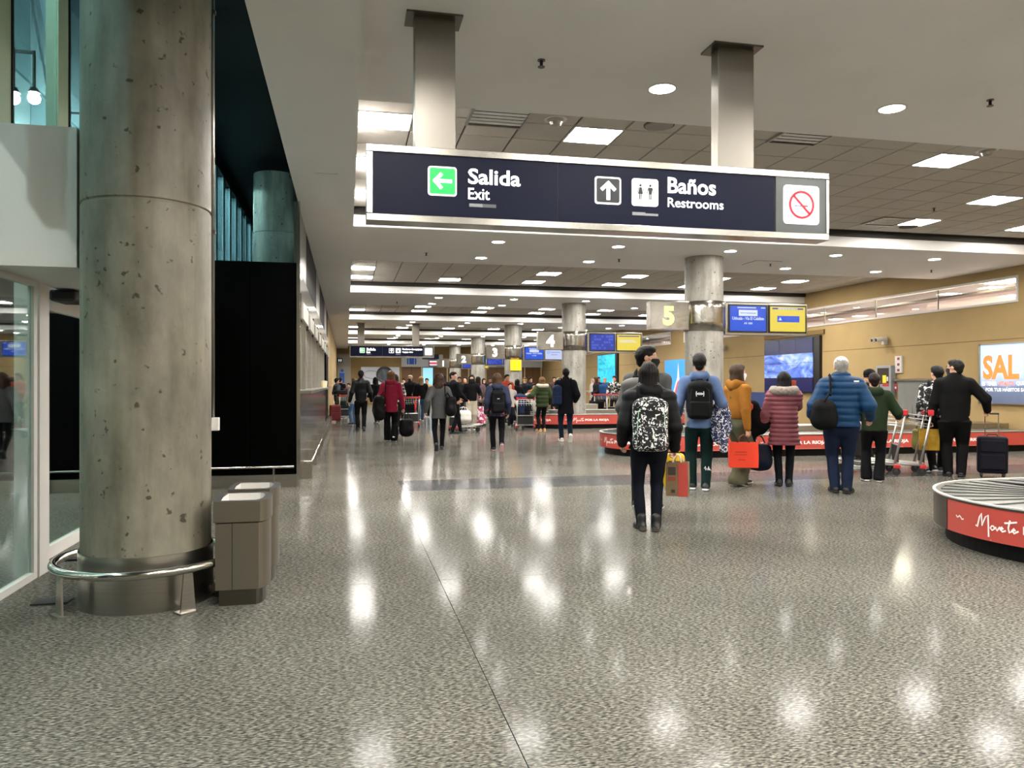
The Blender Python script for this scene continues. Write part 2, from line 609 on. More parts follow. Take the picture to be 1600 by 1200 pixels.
for i, (x, y) in enumerate(((16.3, 17.6), (16.6, 20.6), (17.8, 18.0), (16.5, 25.5), (16.5, 30), (16.6, 37), (16.6, 43))):
    o = thing('pendant_lamp', 'glowing yellow-white pendant lamp seen through the clerestory window, %s from the camera' %
              ('nearest', 'second', 'third', 'fourth', 'fifth', 'sixth', 'seventh')[i], 'lamp', (x, y, 4.25 if i < 3 else 4.5))
    MB().cyl((0, 0, 0), (0, 0, 0.05), 0.42, 0.40, 20).build('diffuser', M['yellow_lamp'], o)
    MB().cyl((0, 0, 0.05), (0, 0, 0.12), 0.2, 0.15, 12).build('cap', M['steel_dark'], o)
    MB().cyl((0, 0, 0.12), (0, 0, 1.2), 0.012, None, 6).build('rod', M['steel_dark'], o)

# columns
def column(x, y, z1, m, seam, label, cat='column', plinth=False):
    t = thing('concrete_column', label, cat, (x, y, 0))
    r = 0.395
    prof = [(r, 0.0), (r, seam - 0.012), (r - 0.010, seam - 0.004), (r - 0.010, seam + 0.004), (r, seam + 0.012), (r, z1)]
    MB().lathe(prof, 64).build('shaft', m, t, smooth='auto')
    return t
colA = column(XCL, Y0, 5.45, M['concrete'], 2.57, 'stained thick concrete column in the left foreground with steel bumper ring')
MB().lathe([(0.40, 0.0), (0.408, 0.0), (0.408, 0.35), (0.40, 0.35)], 64, cap=False).build('plinth', M['steel'], colA, smooth='auto')
ring = []
for i in range(56):
    a = 2 * PI * i / 56
    ring.append((0.545 * math.cos(a), 0.545 * math.sin(a), 0.275))
MB().tube(ring, 0.027, 12, True).build('bumper_ring', M['chrome'], colA, smooth=True)
for a in (-142, -52, 38, 128):
    a = math.radians(a)
    f = MB()
    f.add([(-.05, .0, 0), (.05, .0, 0), (.028, .0, .25), (-.028, .0, .25), (-.05, .012, 0), (.05, .012, 0), (.028, .012, .25), (-.028, .012, .25)],
          [(0, 1, 2, 3), (7, 6, 5, 4), (0, 4, 5, 1), (1, 5, 6, 2), (2, 6, 7, 3), (3, 7, 4, 0)])
    f.box(-.062, .062, -.05, .04, 0, .012)
    ca, sa = math.cos(a), math.sin(a)
    f.map(lambda x, y, z: ((0.53 + y) * ca - x * sa, (0.53 + y) * sa + x * ca, z))
    f.build('ring_bracket', M['steel'], colA)
cd = MB().cyl((0.394, 0.094, 0.0), (0.394, 0.094, 5.4), 0.012, None, 8).build('conduit', M['steel'], colA, smooth=True)
cd.location.z = 1.13
cd.scale.z = 0.79
for z in (3.96, 2.45):
    MB().box(0.375, 0.413, 0.075, 0.113, z, z + 0.025).build('conduit_clip', M['steel_dark'], colA)
MB().box(0.385, 0.435, 0.07, 0.12, 1.10, 1.19).build('junction_box', M['white_frame'], colA, bevel=0.004)
column(XCL, Y0 + BAY, 5.3, M['concrete_grey'], 4.2, 'dim concrete column rising behind the black partition on the left')
lab = {1: 'grey concrete column carrying the number 5 sign and two flight screens',
       2: 'grey concrete column carrying the number 4 sign', 3: 'grey concrete column carrying the number 3 sign and a yellow board',
       4: 'grey concrete column carrying the number 2 sign', 5: 'farthest concrete column, carrying the number 1 sign'}
for k in range(1, 6):
    column(XC, Y0 + BAY * k, ZB, M['concrete_grey'], 0.9, lab[k])
o = bpy.data.objects['concrete_column.004']
MB().box(-0.22, 0.27, -0.46, -0.40, 2.02, 2.50).build('yellow_board', mat('yellow_board', '#f5b400', 0.5, emit=0.5, emit_color='#f5b000'), o)

# ------------------------------------------------------------------ left side: glazed front, bulkhead, partition, shop front
# doors: a near sliding leaf, a white post, a second leaf on the track behind
d1 = structure(thing('door_1', 'x', 'x', (XG, 0, 0)))
del d1['label'], d1['category']
def leaf(par, dx, ya, yb, z1, t, bot):
    MB().box(dx - 0.02, dx + 0.025, ya, yb, 0.0, bot).build('bottom_rail', M['white_frame'], par)
    MB().box(dx - 0.02, dx + 0.025, ya, yb, z1 - t, z1).build('top_rail', M['white_frame'], par)
    MB().box(dx - 0.02, dx + 0.025, ya, ya + t, bot, z1 - t).build('stile', M['white_frame'], par)
    MB().box(dx - 0.02, dx + 0.025, yb - t, yb, bot, z1 - t).build('stile', M['white_frame'], par)
    MB().box(dx - 0.004, dx + 0.004, ya + t, yb - t, bot, z1 - t).build('pane', M['glass'], par)
leaf(d1, 0, 4.2, 6.24, 2.19, 0.06, 0.05)
MB().box(-0.14, 0.03, 6.27, 6.46, 0, 2.24).build('door_post', M['white_frame'], d1)
d2 = structure(thing('door_2', 'x', 'x', (XG - 0.14, 0, 0)))
del d2['label'], d2['category']
leaf(d2, 0, 6.75, 8.6, 2.14, 0.12, 0.10)
MB().box(-0.06, 0.10, 6.46, 11.0, 2.16, 2.26).build('door_track', M['white_frame'], d2)
MB().box(0.11, 0.30, 6.62, 6.95, 2.07, 2.16).build('door_sensor', M['screen_black'], d2, bevel=0.02)
MB().box(-0.05, 0.05, 8.6, 11.05, 0, 2.16).build('fixed_panel', M['black_gloss'], d2)
# white bulkhead between the glazing and the column
bk = structure(MB().box(XG + 0.0, XCL - 0.405, 5.42, 9.0, 2.17, 3.07).build('trim_20', M['white_frame']))
# glazing above
w = structure(thing('window_3', 'x', 'x', (XG, 0, 0)))
del w['label'], w['category']
ym = [3.2, 4.4, 5.53, 6.62, 7.82, 9.02, 10.22, 11.42, 12.62] + [13.2 + 0.82 * i for i in range(17)]
for i, y in enumerate(ym):
    near = y < 13
    MB().box(-0.05 if near else -0.12, 0.04, y, y + (0.22 if near else 0.13), 3.07, 5.2).build('mullion', M['green_frame'] if near else M['blue_frame'], w)
    MB().box(0.04, 0.05, y + (0.22 if near else 0.13), y + (0.245 if near else 0.15), 3.07, 5.2).build('gasket', M['rubber'], w)
    if i + 1 < len(ym):
        MB().box(0.024, 0.03, y + (0.22 if near else 0.13), ym[i + 1], 3.07, 5.2).build('pane', M['glass_teal'], w)
MB().box(-0.2, 0.06, 3.2, 27, 5.2, 5.46).build('head_rail', M['black'], w)
MB().box(-0.2, 0.02, 8.6, 27, 2.26, 3.07).build('sill_panel', M['white_frame'], w)
# outside: a building front of pale panels lit by added globes
M['teal_wall'] = mat('teal_cladding', '#b4c8cb', 0.45, var=0.08, vscale=0.8)
M['teal_wall2'] = mat('teal_cladding_dark', '#8fa9ae', 0.45, var=0.08, vscale=0.8)
out = thing('neighbouring_facade', 'pale teal panelled building front seen through the glazing at far left', 'building', (-4.7, 0, 0))
for i in range(14):
    for j in range(5):
        MB().box(-0.1, 0, 2.5 + 1.5 * i, 3.97 + 1.5 * i, 0.02 + 2.0 * j, 1.97 + 2.0 * j).build(
            'cladding_panel', M['teal_wall'] if (i + j) % 3 else M['teal_wall2'], out)
MB().box(-0.2, -0.1, 2, 24, 0, 10.1).build('backing', M['steel_dark'], out)
for i in range(5):
    MB().tube([(0.15, 3 + 3.2 * i, 8), (0.15, 6 + 3.2 * i, 3.2)], 0.05, 6).build('brace', M['blue_frame'], out)
M['globe_glow'] = mat('added_globe_glow', '#eaffff', emit=620, emit_color='#e6fbf6')  # two globes stand for reflected glare; unseen rest added to light this side
for i, (y, z) in enumerate(((9.47, 4.64), (10.05, 4.85), (1.2, 5.2), (5.2, 6.2), (14.5, 5.6), (18.5, 5.6), (22.5, 5.6))):
    o = thing('added_globe', '%s cool white globe added to light the upper glazing' % ('left reflected-glare', 'right reflected-glare', 'first hidden', 'second hidden', 'third hidden', 'fourth hidden', 'last hidden')[i], 'light', (-3.6, y, z))
    MB().sphere((0, 0, -0.06), 0.065, 16, 10).build('lens', M['globe_glow'], o, smooth=True)
    MB().cyl((0, 0, 0.0), (0, 0, 0.06), 0.07, 0.04, 14).build('housing', M['steel_dark'], o)
    MB().tube([(0, 0, 0.48), (-1.05, 0, 0.48)], 0.02, 6).build('bracket_arm', M['steel_dark'], o)
    MB().cyl((0, 0, 0.06), (0, 0, 0.5), 0.02, None, 6).build('stem', M['steel_dark'], o)

# black partition with steel base and bumper rail
bp = structure(MB().box(-4.65, XL, 11.06, 11.2, 0.17, 3.1).box(-4.65, -1.25, 11.2, 28.7, 0.0, 3.1).box(-1.25, XL - 0.06, 11.2, 28.7, 2.95, 3.1).build('wall_partition', M['black_gloss']))
for a, b in ((-4.65, -3.0), (-2.99, -1.29), (-1.28, XL)):
    MB().box(a, b, 11.04, 11.06, 0.26, 3.1).build('black_panel', M['black_gloss'], bp)
for a, b in ((-4.65, -3.0), (-2.99, -0.98), (-0.97, XL)):
    MB().box(a, b, 11.02, 11.10, 0.0, 0.17).build('base_panel', M['steel'], bp)
rl = thing('bumper_rail', 'straight steel bumper rail across the black partition behind the bins', 'rail', (-2.2, 10.93, 0))
MB().cyl((-3.9, 0, 0.285), (1.5, 0, 0.285), 0.018, None, 10).build('tube', M['chrome'], rl, smooth=True)
for x in (-3.0, -1.6, -0.2, 1.23):
    MB().box(x - 0.01, x + 0.01, -0.01, 0.11, 0.0, 0.27).build('bracket', M['steel'], rl)

# shop front along the left wall
sf = structure(MB().box(XL - 0.55, XL - 0.5, 11.22, 28.7, 0.0, 2.95).build('wall_left_shop', M['beige']))
L0, L1 = 11.06, 28.68
npan = 8
MB().box(XL - 0.012, XL + 0.035, 11.015, 11.09, 0.0, 3.95).build('corner_post', M['chrome'], sf)
for i in range(npan):
    a = L0 + (L1 - L0) * i / npan
    b = L0 + (L1 - L0) * (i + 1) / npan
    MB().box(XL - 0.03, XL + 0.01, a + 0.006, b - 0.006, 0.0, 1.28).build('steel_panel', M['chrome'], sf)
    MB().box(XL - 0.06, XL - 0.052, a + 0.03, b - 0.03, 1.33, 2.46).build('shop_pane', M['glass_dark'], sf)
    MB().box(XL - 0.08, XL + 0.0, a + 0.03, a + 0.09, 1.33, 2.46).build('shop_mullion', M['steel'], sf)
    MB().box(XL - 0.05, XL + 0.012, a + 0.005, b - 0.005, 2.62, 3.05).build('fascia_panel', M['chrome'], sf)
    MB().box(XL - 0.05, XL + 0.006, a + 0.005, b - 0.005, 3.06, 3.95).build('upper_panel', M['black_gloss'] if i % 3 else M['steel_dark'], sf)
    lb = MB().box(XL + 0.02, XL + 0.06, a + 0.35, b - 0.35, 2.36, 2.60).build('menu_board', mat('menu_board', '#a8a496', 0.4, emit=0.06), sf)
    MB().box(XL, XL + 0.03, a + 0.3, a + 0.36, 2.36, 2.72).build('board_arm', M['rubber'], sf)
MB().box(XL - 0.45, XL + 0.18, L0 + 0.16, 25.6, 1.285, 1.325).build('counter_ledge', M['steel'], sf)
sl = mat('shop_fill_light', '#fff4dc', emit=9)  # glowing strips added to brighten the shop interior
for i in range(6):
    MB().box(XL - 0.36, XL - 0.30, 12 + 2.6 * i, 13.4 + 2.6 * i, 2.5, 2.53).build('shop_fill_light', sl, sf)
MB().box(XL - 0.06, XL + 0.008, L0, L1, 2.46, 2.62).build('head_rail', M['rubber'], sf)
MB().box(XL - 0.05, XL + 0.02, 25.8, 28.68, 0.02, 2.62).build('black_end_panel', M['black_gloss'], sf)
rl = thing('bumper_rail', 'long steel bumper rail running along the foot of the shop counters', 'rail', (-0.5, 11.6, 0))
MB().tube([(-0.1, 0.0, 0.28), (0, 0.05, 0.28), (0, 17, 0.28)], 0.018, 10).build('tube', M['chrome'], rl, smooth=True)
for i in range(9):
    MB().box(-0.15, 0.0, 0.3 + 2.05 * i, 0.34 + 2.05 * i, 0.0, 0.27).build('bracket', M['steel'], rl)
for i, (y, c) in enumerate(((20.6, '#e8dca8'), (22.4, '#e6e2d6'))):
    o = thing('paper_cup', '%s paper cup standing on the shop counter ledge' % ('Nearer', 'Farther')[i], 'cup', (XL + 0.08, y, 1.325))
    MB().lathe([(0.045, 0), (0.06, 0.16)], 14).build('cup', mat('cup%d' % i, c, 0.6, emit=0.1), o, smooth='auto')
    MB().lathe([(0.062, 0.16), (0.062, 0.172), (0.05, 0.18)], 14).build('lid', M['white_frame'], o)
for i, (y, c) in enumerate(((15.4, '#a8262b'), (16.2, '#702024'))):
    o = thing('display_box', '%s red box displayed behind the shop glass' % ('Bright', 'Dark')[i], 'box', (XL - 0.27, y, 1.325))
    MB().box(-0.1, 0.1, -0.25, 0.25, 0, 0.3).build('carton', mat('carton%d' % i, c, 0.5), o, bevel=0.01)
    MB().box(-0.102, 0.102, -0.04, 0.04, 0.0, 0.302).build('tape', M['white_frame'], o)

# ------------------------------------------------------------------ ceiling fittings
ORD = ['first', 'second', 'third', 'fourth', 'fifth', 'sixth', 'seventh']
frame_mb = MB()
for q in ((-.30, .30, -.28, -.262), (-.30, .30, .262, .28), (-.30, -.282, -.262, .262), (.282, .30, -.262, .262)):
    frame_mb.box(q[0], q[1], q[2], q[3], -0.006, 0.03)
frame_me = frame_mb.mesh('frame', M['white_frame'])
diff_me = MB().box(-.282, .282, -.262, .262, -0.002, 0.02).mesh('diffuser', M['panel_light'])
where = {-2: 'far behind the camera', -1: 'above the camera', 0: 'between first and second beam', 1: 'between second and third beam', 2: 'between third and fourth beam',
         3: 'between fourth and fifth beam', 4: 'between fifth and sixth beam', 5: 'beyond the last beam'}
for (k, r, c), (x, y) in sorted(panels.items()):
    if y > YF - 0.4 or y < YN + 0.4:
        continue
    o = thing('fluorescent_panel', 'square lit ceiling panel %s, %s row, %s from left' %
              (where[k], ('near', 'middle', 'back')[r], ORD[c]), 'ceiling light', (x, y, ZT), 0, 'fluorescent panels in the tiled ceiling')
    link('frame', frame_me, o)
    link('diffuser', diff_me, o)
dl_ring = MB().lathe([(0.115, -0.008), (0.135, -0.008), (0.14, 0.0), (0.115, 0.0)], 24, cap=False).mesh('rim', M['white_frame'], 'auto')
dl_disc = MB().cyl((0, 0, -0.004), (0, 0, -0.001), 0.115, None, 24).mesh('lens', M['down_light'])
for k in range(-1, 6):
    for r, dy in enumerate((-0.9, 0.95)):
        for c in range(5):
            x = 2.77 + 2.36 * c
            o = thing('downlight', 'round recessed downlight in beam %s, %s row, %s from left' %
                      ('above the camera' if k < 0 else 'number ' + ['one', 'two', 'three', 'four', 'five', 'six'][k], ('near', 'back')[r], ORD[c]), 'downlight',
                      (x, Y0 + BAY * k + dy, ZB), 0, 'downlights in the plastered beams')
            link('rim', dl_ring, o)
            link('lens', dl_disc, o)

def air_vent(x, y, label):
    o = thing('air_vent', label, 'air vent', (x, y, ZT))
    for q in ((-.33, .33, -.31, -.28), (-.33, .33, .28, .31), (-.33, -.30, -.28, .28), (.30, .33, -.28, .28)):
        MB().box(q[0], q[1], q[2], q[3], -0.03, 0.02).build('vent_frame', M['steel'], o)
    for i in range(5):
        y0 = -0.24 + 0.1 * i
        MB().add([(-.3, y0, -.022), (.3, y0, -.022), (.3, y0 + .092, -.012), (-.3, y0 + .092, -.012), (-.3, y0, -.017), (.3, y0, -.017), (.3, y0 + .092, -.007), (-.3, y0 + .092, -.007)],
                 [(0, 1, 2, 3), (7, 6, 5, 4), (0, 4, 5, 1), (1, 5, 6, 2), (2, 6, 7, 3), (3, 7, 4, 0)]).build('slat', M['ceil'], o)
air_vent(*VENTS0[0], 'square white air vent in the tiles right of the left sign post')
air_vent(*VENTS0[1], 'square white air vent in the tiles right of the right sign post')
air_vent(*VENTS0[2], 'square white air vent in the tiles right of the no-smoking sign')
for x, y, lb_ in ((2.28, 8.26, 'domed smoke detector on the tiles between vent and lit panel'), (7.9, 8.2, 'domed detector beside the right-hand lit panel near the camera')):
    o = thing('smoke_detector', lb_, 'detector', (x, y, ZT))
    MB().lathe([(0.10, 0.0), (0.10, -0.02), (0.07, -0.035), (0.055, -0.07), (0.02, -0.085)], 20).build('dome', M['steel'], o, smooth='auto')
    MB().lathe([(0.13, 0.0), (0.13, -0.008), (0.10, -0.012)], 20).build('base', M['white_frame'], o)
o = thing('ceiling_speaker', 'round grey loudspeaker grille set in the ceiling tiles', 'speaker', (3.48, 8.19, ZT))
MB().lathe([(0.16, 0.0), (0.16, -0.012), (0.14, -0.016)], 24).build('grille', M['steel_dark'], o)
MB().lathe([(0.16, 0.0), (0.175, 0.0), (0.175, -0.01), (0.16, -0.012)], 24, cap=False).build('rim', M['tbar'], o)
o = thing('ceiling_speaker', 'small round dark loudspeaker grille right of the far vent', 'speaker', (10.3, 12.5, ZT))
MB().lathe([(0.15, 0.0), (0.15, -0.012), (0.13, -0.016)], 24).build('grille', M['rubber'], o)
MB().lathe([(0.15, 0.0), (0.165, 0.0), (0.165, -0.01), (0.15, -0.012)], 24, cap=False).build('rim', M['tbar'], o)
for i, (x, y, z, lb_) in enumerate(((1.56, 6.09, ZB, 'between the sign posts on the nearest beam'), (5.87, 6.06, ZB, 'at the right on the nearest beam'),
        (1.58, 15.53, ZB, 'leftmost on the second beam'), (5.66, 15.46, ZB, 'second on the second beam'), (9.13, 15.33, ZB, 'third on the second beam, right of the column'),
        (13.3, 15.4, ZB, 'rightmost on the second beam'), (9.63, 11.09, ZT, 'in the tiles at the right'),
        (3.1, 21.0, ZT, 'in the tiles behind the second beam'), (1.6, 25.0, ZB, 'leftmost on the third beam'))):
    o = thing('sprinkler', 'small dark sprinkler head ' + lb_, 'sprinkler', (x, y, z))
    MB().cyl((0, 0, 0), (0, 0, -0.008), 0.032, None, 12).build('flange', M['steel_dark'], o)
    MB().cyl((0, 0, 0), (0, 0, -0.055), 0.013, None, 8).build('body', M['rubber'], o)
    MB().cyl((0, 0, -0.055), (0, 0, -0.06), 0.03, None, 10).build('deflector', M['steel_dark'], o)
for x, y, lb_ in ((8.9, 15.3, 'square access hatch outline in the beam right of column five'), (0.95, 4.82, 'square access hatch at the very top edge of the picture')):
    o = thing('access_hatch', lb_, 'hatch', (x, y, ZB))
    MB().box(-0.3, 0.3, -0.3, 0.3, -0.006, 0).build('lid', M['ceil'], o)
    for q in ((-.31, .31, -.31, -.3), (-.31, .31, .3, .31), (-.31, -.3, -.3, .3), (.3, .31, -.3, .3)):
        MB().box(*q, -0.004, 0).build('edge', M['tbar'], o)

# ------------------------------------------------------------------ hanging direction signs
def arrow(cx, cz, s, ang, wd):
    """chevron arrow of three bars in x-z around (cx, cz)"""
    mb = MB()
    def bar(a, b):
        d = Vector((b[0] - a[0], b[1] - a[1]))
        nrm = Vector((-d.y, d.x)).normalized() * wd / 2
        pts = [(a[0] + nrm.x, a[1] + nrm.y), (b[0] + nrm.x, b[1] + nrm.y), (b[0] - nrm.x, b[1] - nrm.y), (a[0] - nrm.x, a[1] - nrm.y)]
        mb.add([(p[0], -0.002, p[1]) for p in pts] + [(p[0], 0.002, p[1]) for p in pts],
               [(0, 1, 2, 3), (7, 6, 5, 4), (0, 4, 5, 1), (1, 5, 6, 2), (2, 6, 7, 3), (3, 7, 4, 0)])
    bar((s, 0), (-s * 0.85, 0))
    bar((-s * 0.95, -wd * 0.3), (-s * 0.1, s * 0.8))
    bar((-s * 0.95, wd * 0.3), (-s * 0.1, -s * 0.8))
    ca, sa = math.cos(ang), math.sin(ang)
    return mb.map(lambda x, y, z: (cx + x * ca - z * sa, y, cz + x * sa + z * ca))
def rrect(x0, x1, z0, z1, r, y0, y1, n=5):
    pts = []
    for cx, cz, a0 in ((x1 - r, z1 - r, 0), (x0 + r, z1 - r, 90), (x0 + r, z0 + r, 180), (x1 - r, z0 + r, 270)):
        for i in range(n + 1):
            a = math.radians(a0 + 90 * i / n)
            pts.append((cx + r * math.cos(a), cz + r * math.sin(a)))
    return MB().prism(pts, y0, y1).map(lambda x, y, z: (x, z, y))
def place(mb, dx, dy, dz):
    return mb.map(lambda x, y, z: (x + dx, y + dy, z + dz))

M['dark_icon'] = mat('dark_icon', '#16181c', 0.5)
M['red_icon'] = mat('red_icon', '#c8102c', 0.5, emit=0.3, emit_color='#c8102c')
M['grey_bar'] = mat('grey_bar', '#8a8d92', 0.5)
M['grey_bar_d'] = mat('grey_bar_dark', '#565a5e', 0.5)
M['icon_white'] = mat('lit_icon_white', '#ffffff', 0.5, emit=0.95)
def ring_xz(cx, cz, r, t, y0, y1, n=40):
    mb = MB()
    vs_, fs = [], []
    for i in range(n):
        a = 2 * PI * i / n
        for rr, y in ((r, y0), (r - t, y0), (r, y1), (r - t, y1)):
            vs_.append((cx + rr * math.cos(a), y, cz + rr * math.sin(a)))
    for i in range(n):
        j = (i + 1) % n
        a, b = 4 * i, 4 * j
        fs += [(a, a + 1, b + 1, b), (a + 2, b + 2, b + 3, a + 3), (a, b, b + 2, a + 2), (a + 1, a + 3, b + 3, b + 1)]
    return mb.add(vs_, fs)

def hanging_sign(k, label, words):
    y = Y0 + BAY * k
    t = thing('hanging_sign', label, 'sign', (0, y, 0))
    x0, x1, z0, z1 = 0.137, 3.79, 2.572, 3.112
    MB().box(x0 + 0.01, x1 - 0.01, 0.012, 0.15, z0 + 0.01, z1 - 0.01).build('casing', M['steel_dark'], t)
    fr = 0.052
    for q in ((x0, x1, z1 - fr, z1), (x0, x1, z0, z0 + fr)):
        MB().box(q[0], q[1], -0.012, 0.16, q[2], q[3]).build('frame_bar', M['steel_h'], t, bevel=0.004)
    for q in ((x0, x0 + 0.045), (x1 - 0.025, x1)):
        MB().box(q[0], q[1], -0.012, 0.16, z0 + fr, z1 - fr).build('frame_bar', M['steel_h'], t, bevel=0.004)
    za, zb = z0 + fr, z1 - fr
    MB().box(x0 + 0.045, 1.535, 0.0, 0.014, za, zb).build('panel', M['navy_panel'], t)
    MB().box(1.541, 3.308, 0.0, 0.014, za, zb).build('panel', M['navy_panel'], t)
    MB().box(3.322, 3.765, -0.004, 0.014, za, zb).build('panel', M['grey_panel'], t)
    for xa, xb in ((0.478, 0.772), (2.838, 3.144)):
        p = MB().box(xa, xb, 0.02, 0.14, z1, ZB - 0.012).build('post', M['post_steel'], t, bevel=0.004)
        MB().box(xa - 0.06, xb + 0.05, -0.04, 0.20, ZB - 0.014, ZB).build('fixing_plate', M['steel_dark'], p)
    # exit pictogram
    g = rrect(0.571, 0.779, 2.771, 2.981, 0.022, -0.006, 0.0).build('exit_pictogram', M['icon_white'], t)
    rrect(0.583, 0.767, 2.783, 2.969, 0.014, -0.009, -0.006).build('green_field', M['letter_green'], g)
    place(arrow(0, 0, 0.066, 0, 0.024), 0.676, -0.012, 2.876).build('arrow', M['letter_white'], g)
    place(text_mb(words[0], 0.388, 0.113, 0.02), 0.862, -0.004, 2.868).build('lettering', M['letter_white'], t)
    place(text_mb(words[1], 0.158, 0.083, 0.010), 0.862, -0.004, 2.757).build('lettering', M['letter_white'], t)
    MB().box(0.87, 0.968, -0.004, 0, 2.703, 2.727).build('underline', M['grey_bar'], t)
    MB().box(0.968, 1.068, -0.004, 0, 2.703, 2.727).build('underline', M['grey_bar_d'], t)
    # arrow up
    g = rrect(1.821, 2.028, 2.772, 2.978, 0.022, -0.006, 0.0).build('arrow_pictogram', M['icon_white'], t)
    rrect(1.834, 2.015, 2.785, 2.965, 0.014, -0.009, -0.006).build('dark_field', M['dark_icon'], g)
    place(arrow(0, 0, 0.068, -PI / 2, 0.026), 1.925, -0.012, 2.872).build('arrow', M['letter_white'], g)
    g = rrect(2.115, 2.328, 2.772, 2.98, 0.022, -0.006, 0.0).build('service_pictogram', M['icon_white'], t)
    if k == 0:
        MB().box(2.2195, 2.2225, -0.009, -0.006, 2.82, 2.935).build('divider', M['grey_bar'], g)
        for cx, skirt in ((2.183, True), (2.262, False)):
            ic = MB()
            ic.cyl((cx, -0.009, 2.928), (cx, -0.006, 2.928), 0.009, None, 12)
            if skirt:
                ic.prism([(cx - .009, 2.912), (cx + .009, 2.912), (cx + .021, 2.858), (cx - .021, 2.858)], -0.009, -0.006) if False else None
                pts = [(cx - .009, 2.914), (cx + .009, 2.914), (cx + .021, 2.862), (cx - .021, 2.862)]
            else:
                pts = [(cx - .018, 2.914), (cx + .018, 2.914), (cx + .012, 2.862), (cx - .012, 2.862)]
            ic.add([(a, -0.009, b) for a, b in pts], [(0, 1, 2, 3)])
            for dx in (-.006, .006):
                ic.box(cx + dx - .0035, cx + dx + .0035, -0.009, -0.006, 2.822, 2.865)
            for s in (-1, 1):
                ic.add([(cx + s * .012, -.009, 2.912), (cx + s * .018, -.009, 2.912), (cx + s * .028, -.009, 2.868), (cx + s * .023, -.009, 2.866)], [(0, 1, 2, 3)])
            ic.build('figure', M['dark_icon'], g)
    else:
        rrect(2.18, 2.26, 2.82, 2.90, 0.01, -0.009, -0.006).build('suitcase_icon', M['dark_icon'], g)
        MB().cyl((2.22, -0.009, 2.925), (2.22, -0.006, 2.925), 0.015, None, 12).build('figure', M['dark_icon'], g)
    place(text_mb(words[2], words[4], 0.102 if k else 0.122, 0.02), 2.406, -0.004, 2.882).build('lettering', M['letter_white'], t)
    place(text_mb(words[3], words[5], 0.071, 0.008), 2.406, -0.004, 2.776).build('lettering', M['letter_white'], t)
    MB().box(2.12, 2.224, -0.004, 0, 2.701, 2.725).build('underline', M['grey_bar'], t)
    MB().box(2.224, 2.328, -0.004, 0, 2.701, 2.718).build('underline', M['grey_bar'], t)
    # no smoking
    g = rrect(3.385, 3.70, 2.692, 3.0, 0.03, -0.010, -0.004).build('no_smoking_pictogram', M['icon_white'], t)
    ring_xz(3.543, 2.846, 0.112, 0.019, -0.014, -0.010).build('red_ring', M['red_icon'], g)
    s = MB().box(-0.1, 0.1, -0.014, -0.010, -0.009, 0.009)
    s.map(lambda x, y, z: (3.543 + x * 0.707 + z * 0.707, y, 2.846 - x * 0.707 + z * 0.707)).build('red_slash', M['red_icon'], g)
    MB().box(3.482, 3.555, -0.0125, -0.010, 2.832, 2.839).build('cigarette', mat('cig_blue', '#2a3a8c', 0.5), g)
    MB().box(3.555, 3.60, -0.0125, -0.010, 2.831, 2.843).build('cigarette_tip', M['red_icon'], g)
    return t
hanging_sign(0, 'large navy hanging sign reading Salida Exit and Baños Restrooms, nearest the camera', ('Salida', 'Exit', 'Baños', 'Restrooms', 0.40, 0.464))
hanging_sign(3, 'distant navy hanging sign reading Salida Exit and Reclamo de equipaje', ('Salida', 'Exit', 'Reclamo de equipaje', 'Baggage claim', 0.86, 0.45))

# ------------------------------------------------------------------ carousel number boxes and flight screens on the columns
M['num_white'] = mat('lit_number_white', '#f4f2ea', 0.5, emit=1.0)
M['num_yellow'] = mat('lit_number_yellow', '#fff27a', 0.5, emit=1.0, emit_color='#fdf07a')
M['scr_blue'] = mat('screen_blue', '#0c0c0e', 0.3, emit=0.88, emit_color='#0a52dc')
M['scr_blue2'] = mat('screen_dark_blue', '#0c0c0e', 0.3, emit=0.88, emit_color='#1030a8')
M['scr_cell'] = mat('screen_cell', '#0c0c0e', 0.3, emit=0.88, emit_color='#4466d4')
M['scr_yellow'] = mat('screen_yellow', '#0c0c0e', 0.3, emit=0.88, emit_color='#efd84e')
M['scr_white'] = mat('screen_white', '#0c0c0e', 0.3, emit=0.88, emit_color='#e6f0f8')
M['scr_pale'] = mat('screen_pale', '#0c0c0e', 0.3, emit=0.88, emit_color='#c4d0f2')
M['wavy_steel'] = mat('rippled_steel', '#a8a49b', 0.2, 1.0, bump=0.5, bscale=4.0)
